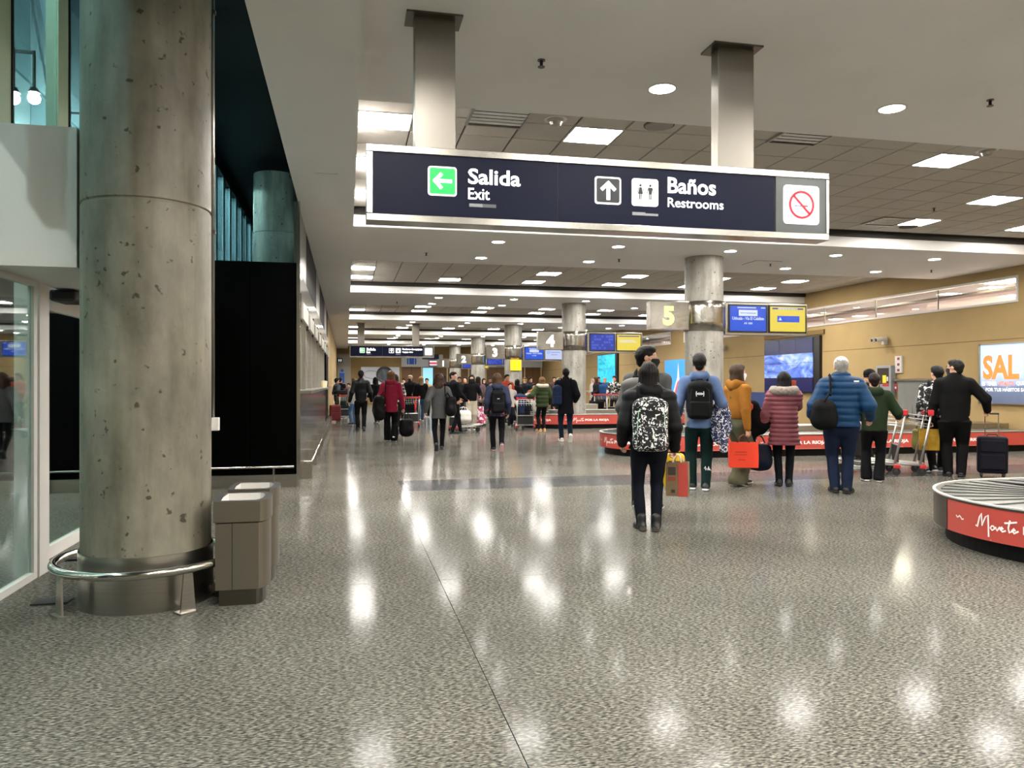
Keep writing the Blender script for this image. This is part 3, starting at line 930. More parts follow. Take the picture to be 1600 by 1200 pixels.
def screen(par, x0, x1, z0, z1, y, kind):
    MB().box(x0 - 0.03, x1 + 0.03, y, y + 0.06, z0 - 0.03, z1 + 0.03).build('bezel', M['screen_black'], par)
    col = {'dest': 'scr_blue', 'note': 'scr_yellow', 'grid': 'scr_blue2', 'pale': 'scr_pale', 'plain': 'scr_yellow'}[kind]
    s = MB().box(x0, x1, y - 0.004, y, z0, z1).build('display', M[col], par)
    w, h = x1 - x0, z1 - z0
    yy = y - 0.0055
    def bx(a, b, c, d, m, nm):
        MB().box(x0 + a * w, x0 + b * w, yy, yy + 0.0015, z0 + c * h, z0 + d * h).build(nm, m, s)
    if kind == 'dest':
        bx(0.24, 0.76, 0.60, 0.84, M['scr_white'], 'logo_field')
        bx(0.28, 0.72, 0.70, 0.73, M['scr_blue'], 'logo_line')
        place(text_mb('Ushuaia - Vía El Calafate', 0.88 * w, 0.13 * h, 0.02), x0 + 0.06 * w, yy, z0 + 0.44 * h).build('lettering', M['scr_white'], s)
        place(text_mb('AR 1880', 0.24 * w, 0.08 * h, 0.02), x0 + 0.38 * w, yy, z0 + 0.27 * h).build('lettering', M['scr_white'], s)
        bx(0.2, 0.72, 0.91, 0.95, M['scr_white'], 'header_line')
        bx(0.86, 0.98, 0.91, 0.95, M['scr_white'], 'header_line')
    elif kind == 'note':
        bx(0.06, 0.94, 0.89, 0.95, M['scr_blue2'], 'header')
        bx(0.22, 0.78, 0.89, 0.955, M['scr_white'], 'header_field')
        bx(0.2, 0.83, 0.38, 0.63, M['scr_blue'], 'notice')
        MB().add([(x0 + 0.23 * w, yy - .002, z0 + .45 * h), (x0 + .33 * w, yy - .002, z0 + .45 * h), (x0 + .28 * w, yy - .002, z0 + .58 * h)], [(0, 1, 2)]).build('warning_triangle', M['scr_white'], s)
        for i in range(3):
            MB().box(x0 + 0.42 * w, x0 + (0.8 - 0.03 * i) * w, yy - .002, yy, z0 + (0.545 - 0.045 * i) * h, z0 + (0.57 - 0.045 * i) * h).build('text_line', M['scr_cell'], s)
    elif kind == 'grid':
        rnd = random.Random(3)
        for i in range(9):
            for j in range(5):
                if rnd.random() < 0.55:
                    bx(0.06 + 0.1 * i, 0.14 + 0.1 * i, 0.08 + 0.18 * j, 0.20 + 0.18 * j, M['scr_cell'], 'cell')
    elif kind == 'plain':
        bx(0.06, 0.94, 0.86, 0.92, M['scr_blue2'], 'header')
        for i in range(4):
            bx(0.1, 0.86 - 0.05 * i, 0.50 + 0.05 * i, 0.52 + 0.05 * i, M['scr_white'], 'text_line')
    else:
        ring_xz(x0 + .18 * w, z0 + .6 * h, .12 * h, .03 * h, yy, yy + .001, 20).build('emblem', M['scr_cell'], s)
        bx(0.32, 0.85, 0.58, 0.62, M['scr_cell'], 'text_line')
        bx(0.32, 0.7, 0.38, 0.42, M['scr_cell'], 'text_line')
kinds = {1: ('dest', 'note'), 2: ('grid', 'plain'), 3: ('dest', 'pale'), 4: ('grid', 'grid'), 5: ('grid', 'plain')}
for k in range(1, 6):
    num = str(6 - k)
    y = Y0 + BAY * k
    t = thing('carousel_sign', ('nearest steel number box on a column, with a glowing yellow 5', 'steel number box with a white 4, left of the blue grid screen', 'dark steel number box with a white 3 on the column with the yellow board', 'small steel number box with a white 2 on the second column from the far end', 'farthest and smallest steel number box, with a white 1')[k - 1], 'sign', (XC, y, 0))
    MB().lathe([(0.402, 2.52), (0.425, 2.53), (0.435, 2.7), (0.428, 2.85), (0.435, 3.0), (0.425, 3.13), (0.402, 3.14)], 48, cap=False).build('column_wrap', M['wavy_steel'], t, smooth=True)
    MB().box(-1.25, -0.40, -0.14, 0.1, 2.54, 3.13).build('number_box', M['wavy_steel'], t, bevel=0.006)
    place(text_mb(num, None, 0.40, 0.05), -0.98 if num != '1' else -0.9, -0.145, 2.63).build('numeral', M['num_yellow' if k == 1 else 'num_white'], t)
    u = thing('flight_screens', ('pair of flight screens beside column five, blue destination and yellow notice', 'pair of flight screens beside column four, blue grid and plain yellow',
              'pair of flight screens beside column three', 'pair of flight screens beside column two', 'pair of flight screens beside the farthest column')[k - 1], 'monitor', (XC, y, 0))
    MB().box(0.44, 2.36, -0.1, 0.12, 2.46, 3.14).build('housing', M['steel'], u, bevel=0.006)
    for i in range(6):
        MB().box(0.415, 0.44, -0.08, 0.08, 2.52 + 0.1 * i, 2.57 + 0.1 * i).build('clamp', M['steel_dark'], u)
    screen(u, 0.53, 1.36, 2.54, 3.07, -0.13, kinds[k][0])
    screen(u, 1.46, 2.29, 2.54, 3.07, -0.13, kinds[k][1])

# ------------------------------------------------------------------ things on the right wall (local x runs towards -Y, so that it reads from the hall)
def on_right(name, label, cat, y, dx=0.0):
    """frame for a wall thing: local +x points to -Y (rightwards for a viewer), local -y out of the wall"""
    return thing(name, label, cat, (XR - dx, y, 0), -PI / 2)

# lit health poster
t = on_right('light_box_poster', 'lit advertising poster with orange SALUD lettering and a leaping figure', 'poster', 15.42)
W_, z0, z1 = 2.75, 0.95, 2.36
for q in ((0, W_, z1 - 0.03, z1), (0, W_, z0, z0 + 0.03), (0, 0.03, z0, z1), (W_ - 0.03, W_, z0, z1)):
    MB().box(q[0], q[1], -0.09, 0, q[2], q[3]).build('frame_bar', M['steel'], t)
m, nt, b_ = nodes_of('poster_print')
tc = nd(nt, 'ShaderNodeTexCoord')
sp = nd(nt, 'ShaderNodeSeparateXYZ')
nt.links.new(tc.outputs['Object'], sp.inputs[0])
r = ramp(nt, [(0.0, '#4a5268'), (0.28, '#5a6680'), (0.33, '#8a9cc4'), (0.5, '#a9bfe8'), (1.0, '#b4d0f4')])
mr = nd(nt, 'ShaderNodeMapRange')
mr.inputs[1].default_value, mr.inputs[2].default_value = 0.95, 2.36
nt.links.new(sp.outputs[2], mr.inputs[0])
nz = nd(nt, 'ShaderNodeTexNoise')
nz.inputs['Scale'].default_value = 3
nt.links.new(tc.outputs['Object'], nz.inputs['Vector'])
ad = nd(nt, 'ShaderNodeMath', operation='MULTIPLY_ADD')
ad.inputs[1].default_value = 0.16
nt.links.new(nz.outputs[0], ad.inputs[0])
nt.links.new(mr.outputs[0], ad.inputs[2])
sb = nd(nt, 'ShaderNodeMath', operation='SUBTRACT')
sb.inputs[1].default_value = 0.08
nt.links.new(ad.outputs[0], sb.inputs[0])
nt.links.new(sb.outputs[0], r.inputs[0])
nt.links.new(r.outputs[0], b_.inputs['Base Color'])
nt.links.new(r.outputs[0], b_.inputs['Emission Color'])
b_.inputs['Emission Strength'].default_value = 0.75 * EM
MB().box(0.03, W_ - 0.03, -0.06, -0.01, z0 + 0.03, z1 - 0.03).build('print', m, t)
orange = mat('poster_orange', '#f47a30', 0.5, emit=0.75, emit_color='#f8813a')
pwhite = mat('poster_white', '#f4f8fc', 0.5, emit=0.8)
place(text_mb('SAL', 1.0, 0.57, 0.04), 0.10, -0.064, 1.52).build('lettering', orange, t)
place(text_mb('UD', 0.75, 0.57, 0.04), 1.40, -0.064, 1.52).build('lettering', orange, t)
place(text_mb('ES TENER', 0.42, 0.10, 0.03), 0.08, -0.064, 1.38).build('lettering', pwhite, t)
place(text_mb('VITALITY.', 0.44, 0.10, 0.03), 0.54, -0.064, 1.38).build('lettering', orange, t)
place(text_mb('QUE TE PREMIA', 0.75, 0.10, 0.03), 1.02, -0.064, 1.38).build('lettering', pwhite, t)
place(text_mb('POR TUS HÁBITOS SALUDABLES', 1.6, 0.10, 0.03), 0.18, -0.064, 1.25).build('lettering', pwhite, t)
fig = mat('poster_figure', '#3a3a44', 0.5, emit=0.35, emit_color='#3a3a44')
skinp = mat('poster_skin', '#d8a890', 0.5, emit=0.6, emit_color='#e0b09a')
f = MB()
f.add([(1.22, -.066, 1.66), (1.42, -.066, 1.66), (1.46, -.066, 1.92), (1.30, -.066, 1.95)], [(0, 1, 2, 3)])
f.add([(1.40, -.066, 1.86), (1.75, -.066, 1.98), (1.75, -.066, 2.04), (1.42, -.066, 1.93)], [(0, 1, 2, 3)])
f.cyl((1.36, -.066, 2.06), (1.36, -.0645, 2.06), 0.11, None, 20)
f.add([(1.25, -.066, 1.5), (1.33, -.066, 1.46), (1.42, -.066, 1.66), (1.26, -.066, 1.66)], [(0, 1, 2, 3)])
f.build('figure', fig, t)
MB().cyl((1.34, -.067, 2.04), (1.34, -.0655, 2.04), 0.065, None, 16).build('figure_face', skinp, t)
MB().add([(1.30, -.0655, 1.2), (1.37, -.0655, 1.2), (1.44, -.0655, 1.66), (1.30, -.0655, 1.66)], [(0, 1, 2, 3)]).build('figure_trousers', pwhite, t)
MB().tube([(1.28, -.066, 2.16), (1.30, -.066, 2.34)], 0.008, 6).build('figure_hand', fig, t)

# video walls
def wave_picture(key, stops, scale, emit):
    m, nt, b = nodes_of(key)
    tc = nd(nt, 'ShaderNodeTexCoord')
    w = nd(nt, 'ShaderNodeTexNoise')
    w.inputs['Scale'].default_value = scale
    w.inputs['Detail'].default_value = 4
    w.inputs['Distortion'].default_value = 1.2
    mp = nd(nt, 'ShaderNodeMapping')
    mp.inputs['Scale'].default_value = (1, 1, 2.2)
    nt.links.new(tc.outputs['Object'], mp.inputs[0])
    nt.links.new(mp.outputs[0], w.inputs['Vector'])
    r = ramp(nt, stops)
    nt.links.new(w.outputs[0], r.inputs[0])
    nt.links.new(r.outputs[0], b.inputs['Base Color'])
    nt.links.new(r.outputs[0], b.inputs['Emission Color'])
    b.inputs['Emission Strength'].default_value = emit * EM
    b.inputs['Roughness'].default_value = 0.25
    return m
vid = wave_picture('video_picture', [(0.3, '#2a3c98'), (0.5, '#5a78c4'), (0.62, '#8ea6dc'), (0.75, '#d8b8cc')], 1.1, 0.75)
dim = mat('video_dim', '#262c52', 0.25, emit=0.25, emit_color='#1c2452')
low = mat('video_low', '#0e1444', 0.25, emit=0.35, emit_color='#101a58')
teal = wave_picture('video_teal', [(0.3, '#1e8ca8'), (0.6, '#38b8d0'), (0.75, '#2a5a68')], 0.9, 0.9)
def video_wall(label, y_left, w, z0, z1, rows):
    t = on_right('video_wall', label, 'video wall', y_left)
    MB().box(0, w + 0.35, -0.10, 0.0, z0 - 0.05, z1 + 0.04).build('black_surround', M['screen_black'], t)
    zc = z0
    for (hh, m) in rows:
        h = (z1 - z0) * hh
        for i in range(3):
            MB().box(0.02 + w / 3 * i + 0.006, 0.02 + w / 3 * (i + 1) - 0.006, -0.12, -0.1, zc + 0.006, zc + h - 0.006).build('screen_tile', m, t)
        zc += h
    return t
t = video_wall('large video wall with a blue sea picture on the beige wall', 24.9, 2.9, 1.17, 2.92,
               [(0.26, low), (0.28, vid), (0.18, vid), (0.28, dim)])
MB().tube([(0.9, -.123, 1.75), (1.5, -.123, 1.9), (2.0, -.123, 2.0), (2.3, -.123, 2.25), (2.7, -.123, 2.38)], 0.018, 6, flat=0.2).build('wave_crest', M['scr_pale'], t)
video_wall('distant video wall with a turquoise picture on the beige wall', 43.5, 3.0, 1.5, 3.1, [(0.5, teal), (0.5, teal)])
# recess over the first video wall, its shade given by a brown strip
o = MB().box(0, 3.5, -0.06, 0, 3.0, 3.14).build('recess_strip', M['beige_dark'])
o.location = (XR, 25.0, 0)
o.rotation_euler = (0, 0, -PI / 2)
tag(o, 'brown strip standing for the dark recess above the video wall', 'ledge')
# poster with a red and white tower
t = on_right('tower_poster', 'blue lit poster showing a pale and red tower, behind the men with backpacks', 'poster', 33.8)
MB().box(0, 3.0, -0.05, 0, 0.95, 2.52).build('panel', mat('poster_blue', '#2a86e0', 0.4, emit=0.8, emit_color='#2a8cf0'), t)
MB().add([(0.9, -.055, 0.98), (2.1, -.055, 0.98), (1.62, -.055, 1.7), (1.5, -.055, 2.4), (1.38, -.055, 1.7)], [(0, 1, 2, 3, 4)]).build('tower', mat('poster_tower', '#d8c4d0', 0.4, emit=0.6), t)
MB().add([(1.1, -.058, 1.0), (1.9, -.058, 1.0), (1.62, -.058, 1.6), (1.4, -.058, 1.5)], [(0, 1, 2, 3)]).build('tower_foot', mat('poster_red', '#c8384a', 0.4, emit=0.5), t)
# navy dado board
o = MB().box(0, 1.5, -0.03, 0, 0.05, 1.12).build('dado_board', mat('navy_board', '#2a3f78', 0.5))
o.location = (XR, 26.4, 0)
o.rotation_euler = (0, 0, -PI / 2)
tag(o, 'navy blue board low on the beige wall left of the video wall', 'board')
# fire hose cabinet and sign tower
t = on_right('fire_hose_cabinet', 'grey fire hose cabinet with a glass door on the beige wall', 'cabinet', 18.94)
MB().box(0, 0.62, -0.16, 0, 1.1, 1.93).build('body', mat('grey_cabinet', '#8e9092', 0.5), t, bevel=0.01)
MB().box(0.08, 0.54, -0.166, -0.16, 1.42, 1.86).build('door_glass', mat('cab_glass', '#3a3632', 0.15), t)
MB().box(0.30, 0.44, -0.172, -0.166, 1.45, 1.66).build('yellow_label', mat('yel_label', '#e8c820', 0.5, emit=0.15), t)
MB().box(0.30, 0.54, -0.172, -0.166, 1.36, 1.44).build('red_label', mat('red_lab', '#a82a2a', 0.5), t)
MB().box(0.46, 0.52, -0.172, -0.166, 1.5, 1.62).build('white_label', M['white_frame'], t)
t = on_right('alarm_sign', 'narrow white strip of three red fire-safety signs beside the cabinet', 'sign', 18.30)
for i in range(3):
    p = MB().box(0, 0.26, -0.05, 0, 1.72 + 0.155 * i, 1.87 + 0.155 * i).build('plate', M['white_frame'], t)
    MB().box(0.09, 0.18, -0.053, -0.05, 1.76 + 0.155 * i, 1.83 + 0.155 * i).build('symbol', mat('sym_red', '#8c2230', 0.5), p)
o = thing('alarm_button', 'small red fire alarm button right of the cabinet', 'alarm button', (XR, 18.26, 1.32), -PI / 2)
MB().box(-0.06, 0.06, -0.06, 0, -0.09, 0.09).build('case', mat('alarm_red', '#a8242c', 0.4), o, bevel=0.012)
MB().box(-0.03, 0.03, -0.066, -0.06, -0.03, 0.03).build('button', M['white_frame'], o)
# baggage outlet with a strip curtain
t = on_right('strip_curtain', 'grey strip curtain over the baggage outlet under a steel rail', 'curtain', 18.15)
MB().box(-0.05, 2.05, -0.14, 0, 1.50, 1.56).build('rail', M['steel'], t)
MB().box(0.0, 2.0, -0.03, 0, 0.5, 1.5).build('opening', M['rubber'], t)
strip = mat('curtain_strip', '#7f7f7a', 0.6, var=0.08, vscale=3)
for i in range(15):
    a = 0.02 + 0.132 * i
    s = 0.03 * math.sin(i * 2.1)
    MB().add([(a, -.10, 1.5), (a + .14, -.07, 1.5), (a + .12 + s, -.06 - .02 * (i % 2), .62), (a + s, -.09, .60),
              (a, -.097, 1.5), (a + .14, -.067, 1.5), (a + .12 + s, -.057 - .02 * (i % 2), .62), (a + s, -.087, .60)],
             [(0, 1, 2, 3), (7, 6, 5, 4), (0, 4, 5, 1), (1, 5, 6, 2), (2, 6, 7, 3), (3, 7, 4, 0)]).build('strip', strip, t)
# wall cameras
for y, z, lb_ in ((18.7, 2.62, 'white security camera pair on the wall under the clerestory window'), (28.0, 2.85, 'small white security camera on the wall right of column five')):
    t = on_right('security_camera', lb_, 'camera', y)
    MB().box(-0.05, 0.05, -0.12, 0, z - 0.1, z + 0.05).build('bracket', M['white_frame'], t)
    for dx in (-0.16, 0.02):
        c = MB().cyl((dx, -0.34, z + 0.02), (dx + 0.06, -0.06, z + 0.06), 0.06, None, 14).build('camera_body', M['white_frame'], t, smooth='auto')
        MB().cyl((dx - 0.003, -0.352, z + 0.018), (dx, -0.338, z + 0.02), 0.045, None, 14).build('lens', M['screen_black'], c)

# ------------------------------------------------------------------ far end wall
t = thing('customs_header', 'grey header band with blue suitcase symbol and dark screens on the far wall', 'sign', (0, YF, 0))
hb = mat('header_grey', '#b4b6b4', 0.5, emit=0.1)
for a, b in ((3.96, 7.0), (7.4, 10.1), (10.3, 14.6)):
    MB().box(a, b, -0.3, 0, 2.68, 3.6 if a < 4 else 3.3).build('band', hb, t)
MB().box(7.0, 7.4, -0.3, 0, 2.68, 3.3).build('band', hb, t)
navy = mat('navy_symbol', '#1c4a94', 0.5, emit=0.25)
g = rrect(4.36, 5.04, 2.86, 3.30, 0.05, -0.33, -0.30).build('suitcase_symbol', navy, t)
ring_xz(4.70, 3.32, 0.1, 0.035, -0.33, -0.30, 20).build('suitcase_handle', navy, g)
for x in (4.47, 4.88):
    MB().box(x, x + 0.04, -0.335, -0.33, 2.86, 3.30).build('suitcase_strap', hb, g)
dk = mat('dark_header', '#141c44', 0.4)
MB().box(5.47, 6.70, -0.34, -0.30, 3.24, 3.6).build('dark_screen', dk, t)
MB().box(5.94, 6.75, -0.38, -0.34, 2.72, 3.2).build('news_screen', M['screen_black'], t)
MB().box(6.0, 6.69, -0.385, -0.38, 2.78, 3.14).build('news_picture', M['scr_white'], t)
MB().box(6.0, 6.69, -0.39, -0.385, 2.88, 3.02).build('news_caption', mat('news_red', '#d83848', 0.5, emit=0.8), t)
for x in (7.3, 8.2, 8.9, 10.7, 12.0):
    MB().box(x, x + 0.08, -0.31, -0.3, 2.78, 2.9).build('door_number', M['dark_icon'], t)
MB().box(9.3, 10.0, -0.34, -0.3, 2.72, 3.26).build('dark_screen', M['screen_black'], t)
MB().box(11.0, 12.4, -0.34, -0.3, 2.74, 3.05).build('dark_screen', M['screen_black'], t)
MB().box(11.0, 13.0, -0.34, -0.3, 3.1, 3.4).build('dark_screen', dk, t)
wood = mat('brown_door', '#6e4c28', 0.5, var=0.1, vscale=2)
post = mat('cream_post', '#c8b488', 0.6)
for i, (a, b) in enumerate(((4.0, 5.4), (6.35, 7.3), (7.4, 8.9), (9.0, 10.2), (10.3, 11.9), (12.0, 13.2), (13.3, 14.5))):
    d = structure(MB().box(a, b, YF - 0.12, YF, 0, 2.68).build('door_%d' % (i + 3), wood))
    MB().box(b - 0.0, b + 0.1, YF - 0.2, YF, 0, 2.68).build('door_post', post, d)
    MB().box((a + b) / 2 - 0.01, (a + b) / 2 + 0.01, YF - 0.125, YF - 0.12, 0, 2.68).build('leaf_gap', M['rubber'], d)
o = thing('display_screen', 'light blue lit display under the grey header on the far wall', 'screen', (5.9, YF - 0.12, 0))
MB().box(-0.42, 0.42, -0.06, 0, 1.2, 2.66).build('bezel', M['screen_black'], o)
MB().box(-0.37, 0.37, -0.065, -0.06, 1.25, 2.62).build('picture', mat('pale_blue_screen', '#8cc8f0', 0.4, emit=0.9, emit_color='#8ccaf4'), o)
t = thing('car_poster', 'pale grey poster of a car detail on the far wall behind the crowd', 'poster', (0, YF, 0))
MB().box(1.05, 3.82, -0.05, 0, 0.6, 2.66).build('panel', mat('poster_grey', '#b9bcc0', 0.5, emit=0.25), t)
MB().lathe([(0.42, 0), (0.55, 0.02), (0.62, 0.0)], 32).map(lambda x, y, z: (2.75 + x, -0.05 - z, 2.1 + y)).build('round_lamp', mat('poster_lamp', '#4a4c50', 0.4), t)
MB().tube([(1.2, -.055, 2.2), (1.6, -.055, 2.4), (2.1, -.055, 2.35), (2.3, -.055, 2.0), (1.9, -.055, 1.8), (1.4, -.055, 1.9)], 0.03, 6, True, 0.2).build('badge', mat('poster_badge', '#868a90', 0.4), t)
t = thing('restroom_block', 'grey restroom wall panel with a blue man symbol at the far left', 'wall panel', (0, YF - 0.3, 0))
MB().box(-0.64, 0.32, -0.2, 0.3, 0, 3.62).build('panel', mat('restroom_grey', '#98948c', 0.4, 0.3), t)
rrect(-0.62, -0.26, 2.98, 3.28, 0.03, -0.22, -0.2).build('pictogram', M['dark_icon'], t)
for x in (-0.51, -0.37):
    MB().box(x - 0.03, x + 0.03, -0.225, -0.22, 3.03, 3.2).build('figure', M['scr_white'], t)
MB().cyl((-0.29, -0.23, 2.38), (-0.29, -0.2, 2.38), 0.11, None, 20).build('man_head', navy, t)
MB().box(-0.46, -0.12, -0.23, -0.2, 1.5, 2.22).build('man_body', navy, t, bevel=0.06)

# ------------------------------------------------------------------ bins beside the left column
def litter_bin(label, x, y):
    t = thing('litter_bin', label, 'bin', (x, y, 0))
    def plan(g=0.0):
        w, d = 0.285 + g, 0.40 + g
        pts = [(-w / 2, -d / 2), (w / 2 - 0.02, -d / 2)]
        for i in range(9):
            a = -PI / 2 + PI * i / 8
            pts.append((w / 2 - 0.02 + 0.055 * math.cos(a), (d / 2 - 0.005) * math.sin(a)))
        pts += [(w / 2 - 0.02, d / 2), (-w / 2, d / 2), (-w / 2 - 0.012, 0)]
        return pts
    MB().prism([(a * 0.86, b * 0.9) for a, b in plan()], 0, 0.105).build('base', M['steel_dark'], t)
    MB().prism([(a * 0.97, b * 0.97) for a, b in plan()], 0.53, 0.54).build('shadow_gap', M['rubber'], t)
    bd = MB().prism(plan(), 0.105, 0.53).build('body', M['bin_steel'], t, smooth='auto')
    MB().box(-0.042, -0.038, -0.202, -0.199, 0.108, 0.533).build('seam', M['rubber'], bd)
    outer = plan(0.02)
    inner = [(a * 0.74, b * 0.80) for a, b in outer]
    n_ = len(outer)
    vs_ = [(a, b, 0.538) for a, b in outer] + [(a, b, 0.672) for a, b in outer] + [(a, b, 0.672) for a, b in inner] + [(a * 0.9, b * 0.9, 0.5) for a, b in inner]
    fs = []
    for r_ in range(3):
        for i in range(n_):
            j = (i + 1) % n_
            fs.append((r_ * n_ + i, r_ * n_ + j, (r_ + 1) * n_ + j, (r_ + 1) * n_ + i))
    hd = MB().add(vs_[:2 * n_], [f for f in fs if max(f) < 2 * n_]).build('lid_band', M['bin_steel'], t, smooth='auto')
    MB().add([(p[0], p[1], p[2]) for p in vs_[n_:3 * n_]], [tuple(i - n_ for i in f) for f in fs if min(f) >= n_ and max(f) < 3 * n_]).build('dark_rim', M['rubber'], hd)
    MB().add(vs_[2 * n_:], [tuple(i - 2 * n_ for i in f) for f in fs if min(f) >= 2 * n_] + [tuple(range(n_, 2 * n_))]).build('liner', M['white_frame'], t)
    place(text_mb('BA', 0.08, 0.2, 0.03), 0, 0, 0).map(lambda x, y, z: (0.172 - y, -0.03 + x, 0.2 + z)).build('side_mark', M['chrome'], bd)
    return t
litter_bin('steel litter bin beside the ringed column, the nearer of two', -0.672, 5.37)
litter_bin('steel litter bin half hidden behind the nearer bin', -0.665, 5.93)
o = MB().box(-0.11, 0.11, -0.07, 0.07, 0, 0.012).build('floor_plate', M['rubber'], None, bevel=0.004)
o.location = (-1.87, 5.52, 0)
tag(o, 'dark flat floor plate on the granite left of the column base', 'floor plate')
o = MB().box(-0.06, 0.06, -0.2, 0.2, 0, 0.02).build('door_mat', M['rubber'], None, bevel=0.004)
o.location = (-2.14, 6.95, 0)
tag(o, 'small dark floor stop at the foot of the white door frame', 'door stop')

# ------------------------------------------------------------------ baggage carousels
M['red_skirt'] = mat('red_skirt', '#b0443a', 0.4, var=0.05, vscale=2)
M['belt'] = mat('rubber_plate', '#5a5c58', 0.33, var=0.08, vscale=6)
M['belt_edge'] = mat('belt_gap', '#0c0c0c', 0.6)
M['skirt_white'] = mat('skirt_white', '#f2e6e2', 0.5, emit=0.05)
SCRIPT = {  # hand-written word as pen strokes, x along, y up (unit height 1)
    'Movete': [[(0.0, 0.30), (0.06, 0.22), (0.14, 0.9), (0.20, 1.15), (0.22, 0.7), (0.22, 0.35), (0.34, 0.95), (0.43, 1.12), (0.44, 0.5), (0.45, -0.3)],
               [(0.55, 0.45), (0.50, 0.30), (0.56, 0.18), (0.64, 0.30), (0.60, 0.46), (0.55, 0.45)],
               [(0.66, 0.44), (0.71, 0.2), (0.80, 0.48)],
               [(0.80, 0.30), (0.90, 0.42), (0.86, 0.50), (0.81, 0.36), (0.87, 0.2), (0.97, 0.30)],
               [(1.09, 1.0), (1.04, 0.5), (1.07, 0.22), (1.15, 0.34)], [(0.93, 0.78), (1.05, 0.82), (1.28, 0.95)],
               [(1.14, 0.34), (1.24, 0.44), (1.20, 0.52), (1.14, 0.38), (1.20, 0.22), (1.32, 0.40)]],
    'swoosh': [[(0, 0.6), (0.1, 0.45), (0.2, 0.5), (0.3, 0.62), (0.42, 0.5), (0.5, 0.35), (0.62, 0.42)]],
}
def carousel(name_label, yc, xl, R, x_end, rim, text_at, nplates):
    t = thing('baggage_carousel', name_label, 'baggage carousel', (0, 0, 0))
    cx = xl + R
    Ls = x_end - cx
    def path(s, out=0.0):
        """s = 0 at the leftmost point, growing along the side nearest the camera, negative round the back"""
        q = PI * R / 2
        sg = 1 if s >= 0 else -1
        a = abs(s)
        if a <= q:
            th_ = a / R
            return (cx - (R + out) * math.cos(th_), yc - sg * (R + out) * math.sin(th_))
        return (cx + a - q, yc - sg * (R + out))
    q = PI * R / 2
    def strip(s0, s1, z0, z1, o0, o1, step=0.09):
        mb = MB()
        n_ = max(2, int(abs(s1 - s0) / step))
        vs_ = []
        for i in range(n_ + 1):
            s = s0 + (s1 - s0) * i / n_
            a, b = path(s, o0), path(s, o1)
            vs_ += [(b[0], b[1], z0), (b[0], b[1], z1), (a[0], a[1], z1), (a[0], a[1], z0)]
        fs = []
        for i in range(n_):
            for e in range(4):
                g_, h_ = 4 * i + e, 4 * i + (e + 1) % 4
                fs.append((g_, h_, h_ + 4, g_ + 4))
        fs += [(3, 2, 1, 0), tuple(4 * n_ + e for e in range(4))]
        return mb.add(vs_, fs)
    smax = q + Ls
    # black recessed base, red skirt in sections, steel rim
    strip(-smax, smax, 0.0, 0.15, -0.55, -0.10).build('base', M['black'], t)
    cuts = [-0.42]
    s = -0.42
    while s < smax - 0.2:
        s += 1.9
        cuts.append(min(s, smax))
    panels_ = []
    for i in range(len(cuts) - 1):
        p = strip(cuts[i] + 0.003, cuts[i + 1] - 0.003, 0.14, rim - 0.03, -0.05, 0.0).build('skirt_panel', M['red_skirt'], t, smooth='auto')
        panels_.append((cuts[i], cuts[i + 1], p))
    strip(-smax, -0.43, 0.14, rim - 0.03, -0.05, 0.0).build('back_skirt', M['steel_dark'], t, smooth='auto')
    strip(-smax, smax, rim - 0.03, rim - 0.013, -0.06, 0.004).build('rim_lip', M['steel_dark'], t, smooth='auto')
    strip(-smax, smax, rim - 0.013, rim, -0.018, 0.008).build('rim', mat('rim_steel', '#d6d4ce', 0.4, 0.5), t, smooth='auto')
    # belt plates
    strip(-smax, smax, rim - 0.06, rim - 0.035, -1.0, -0.05).build('belt_bed', M['belt_edge'], t)
    inner = 0.97
    w0 = 0.27
    n_ = int(2 * smax / w0)
    def plate_straight():
        mb = MB()
        vs_ = []
        for z, k_ in ((0.0, 0), (0.01, 0)):
            for i in range(7):
                v = i / 6
                b = 0.13 * math.sin(PI * v)
                vs_.append((-0.135 + b, -v, z + (0.012 if True else 0)))
            for i in range(7):
                v = 1 - i / 6
                b = 0.13 * math.sin(PI * v)
                vs_.append((0.125 + b, -v, z))
        m_ = 14
        fs = [tuple(range(m_ - 1, -1, -1)), tuple(range(m_, 2 * m_))] + [(i, (i + 1) % m_, m_ + (i + 1) % m_, m_ + i) for i in range(m_)]
        return mb.add(vs_, fs)
    me = plate_straight().map(lambda x, y, z: (x, y * 0.90, z)).mesh('belt_plate', M['belt'])
    def curved():
        mb = MB()
        vs_ = []
        dth = w0 / R
        for z in (0.0, 0.01):
            for sgn, zz in ((-1, 0.012), (1, 0.0)):
                rng = range(7) if sgn < 0 else range(6, -1, -1)
                for i in rng:
                    v = i / 6
                    rad = R - 0.06 - 0.90 * v
                    th_ = sgn * dth * 0.49 + 0.16 * v * v
                    vs_.append((-rad * math.cos(th_), rad * math.sin(th_), z + zz))
        m_ = 14
        fs = [tuple(range(m_ - 1, -1, -1)), tuple(range(m_, 2 * m_))] + [(i, (i + 1) % m_, m_ + (i + 1) % m_, m_ + i) for i in range(m_)]
        return mb.add(vs_, fs)
    mc = curved().mesh('belt_plate', M['belt'])
    count = 0
    for i in range(n_):
        s = -smax + (i + 0.5) * w0
        if count >= nplates:
            break
        if abs(s) <= q:
            o = link('belt_plate', mc, t)
            o.location = (cx, yc, rim - 0.03)
            o.rotation_euler = (0, 0, s / R)
        else:
            o = link('belt_plate', me, t)
            p = path(s, -0.06)
            o.location = (p[0], p[1], rim - 0.03)
            o.rotation_euler = (0, 0, PI if s > 0 else 0)
        count += 1
    # stainless island in the middle
    isl = R - inner - 0.02
    pts = []
    for i in range(13):
        a = PI / 2 + PI * i / 12
        pts.append((cx + isl * math.cos(a), yc + isl * math.sin(a)))
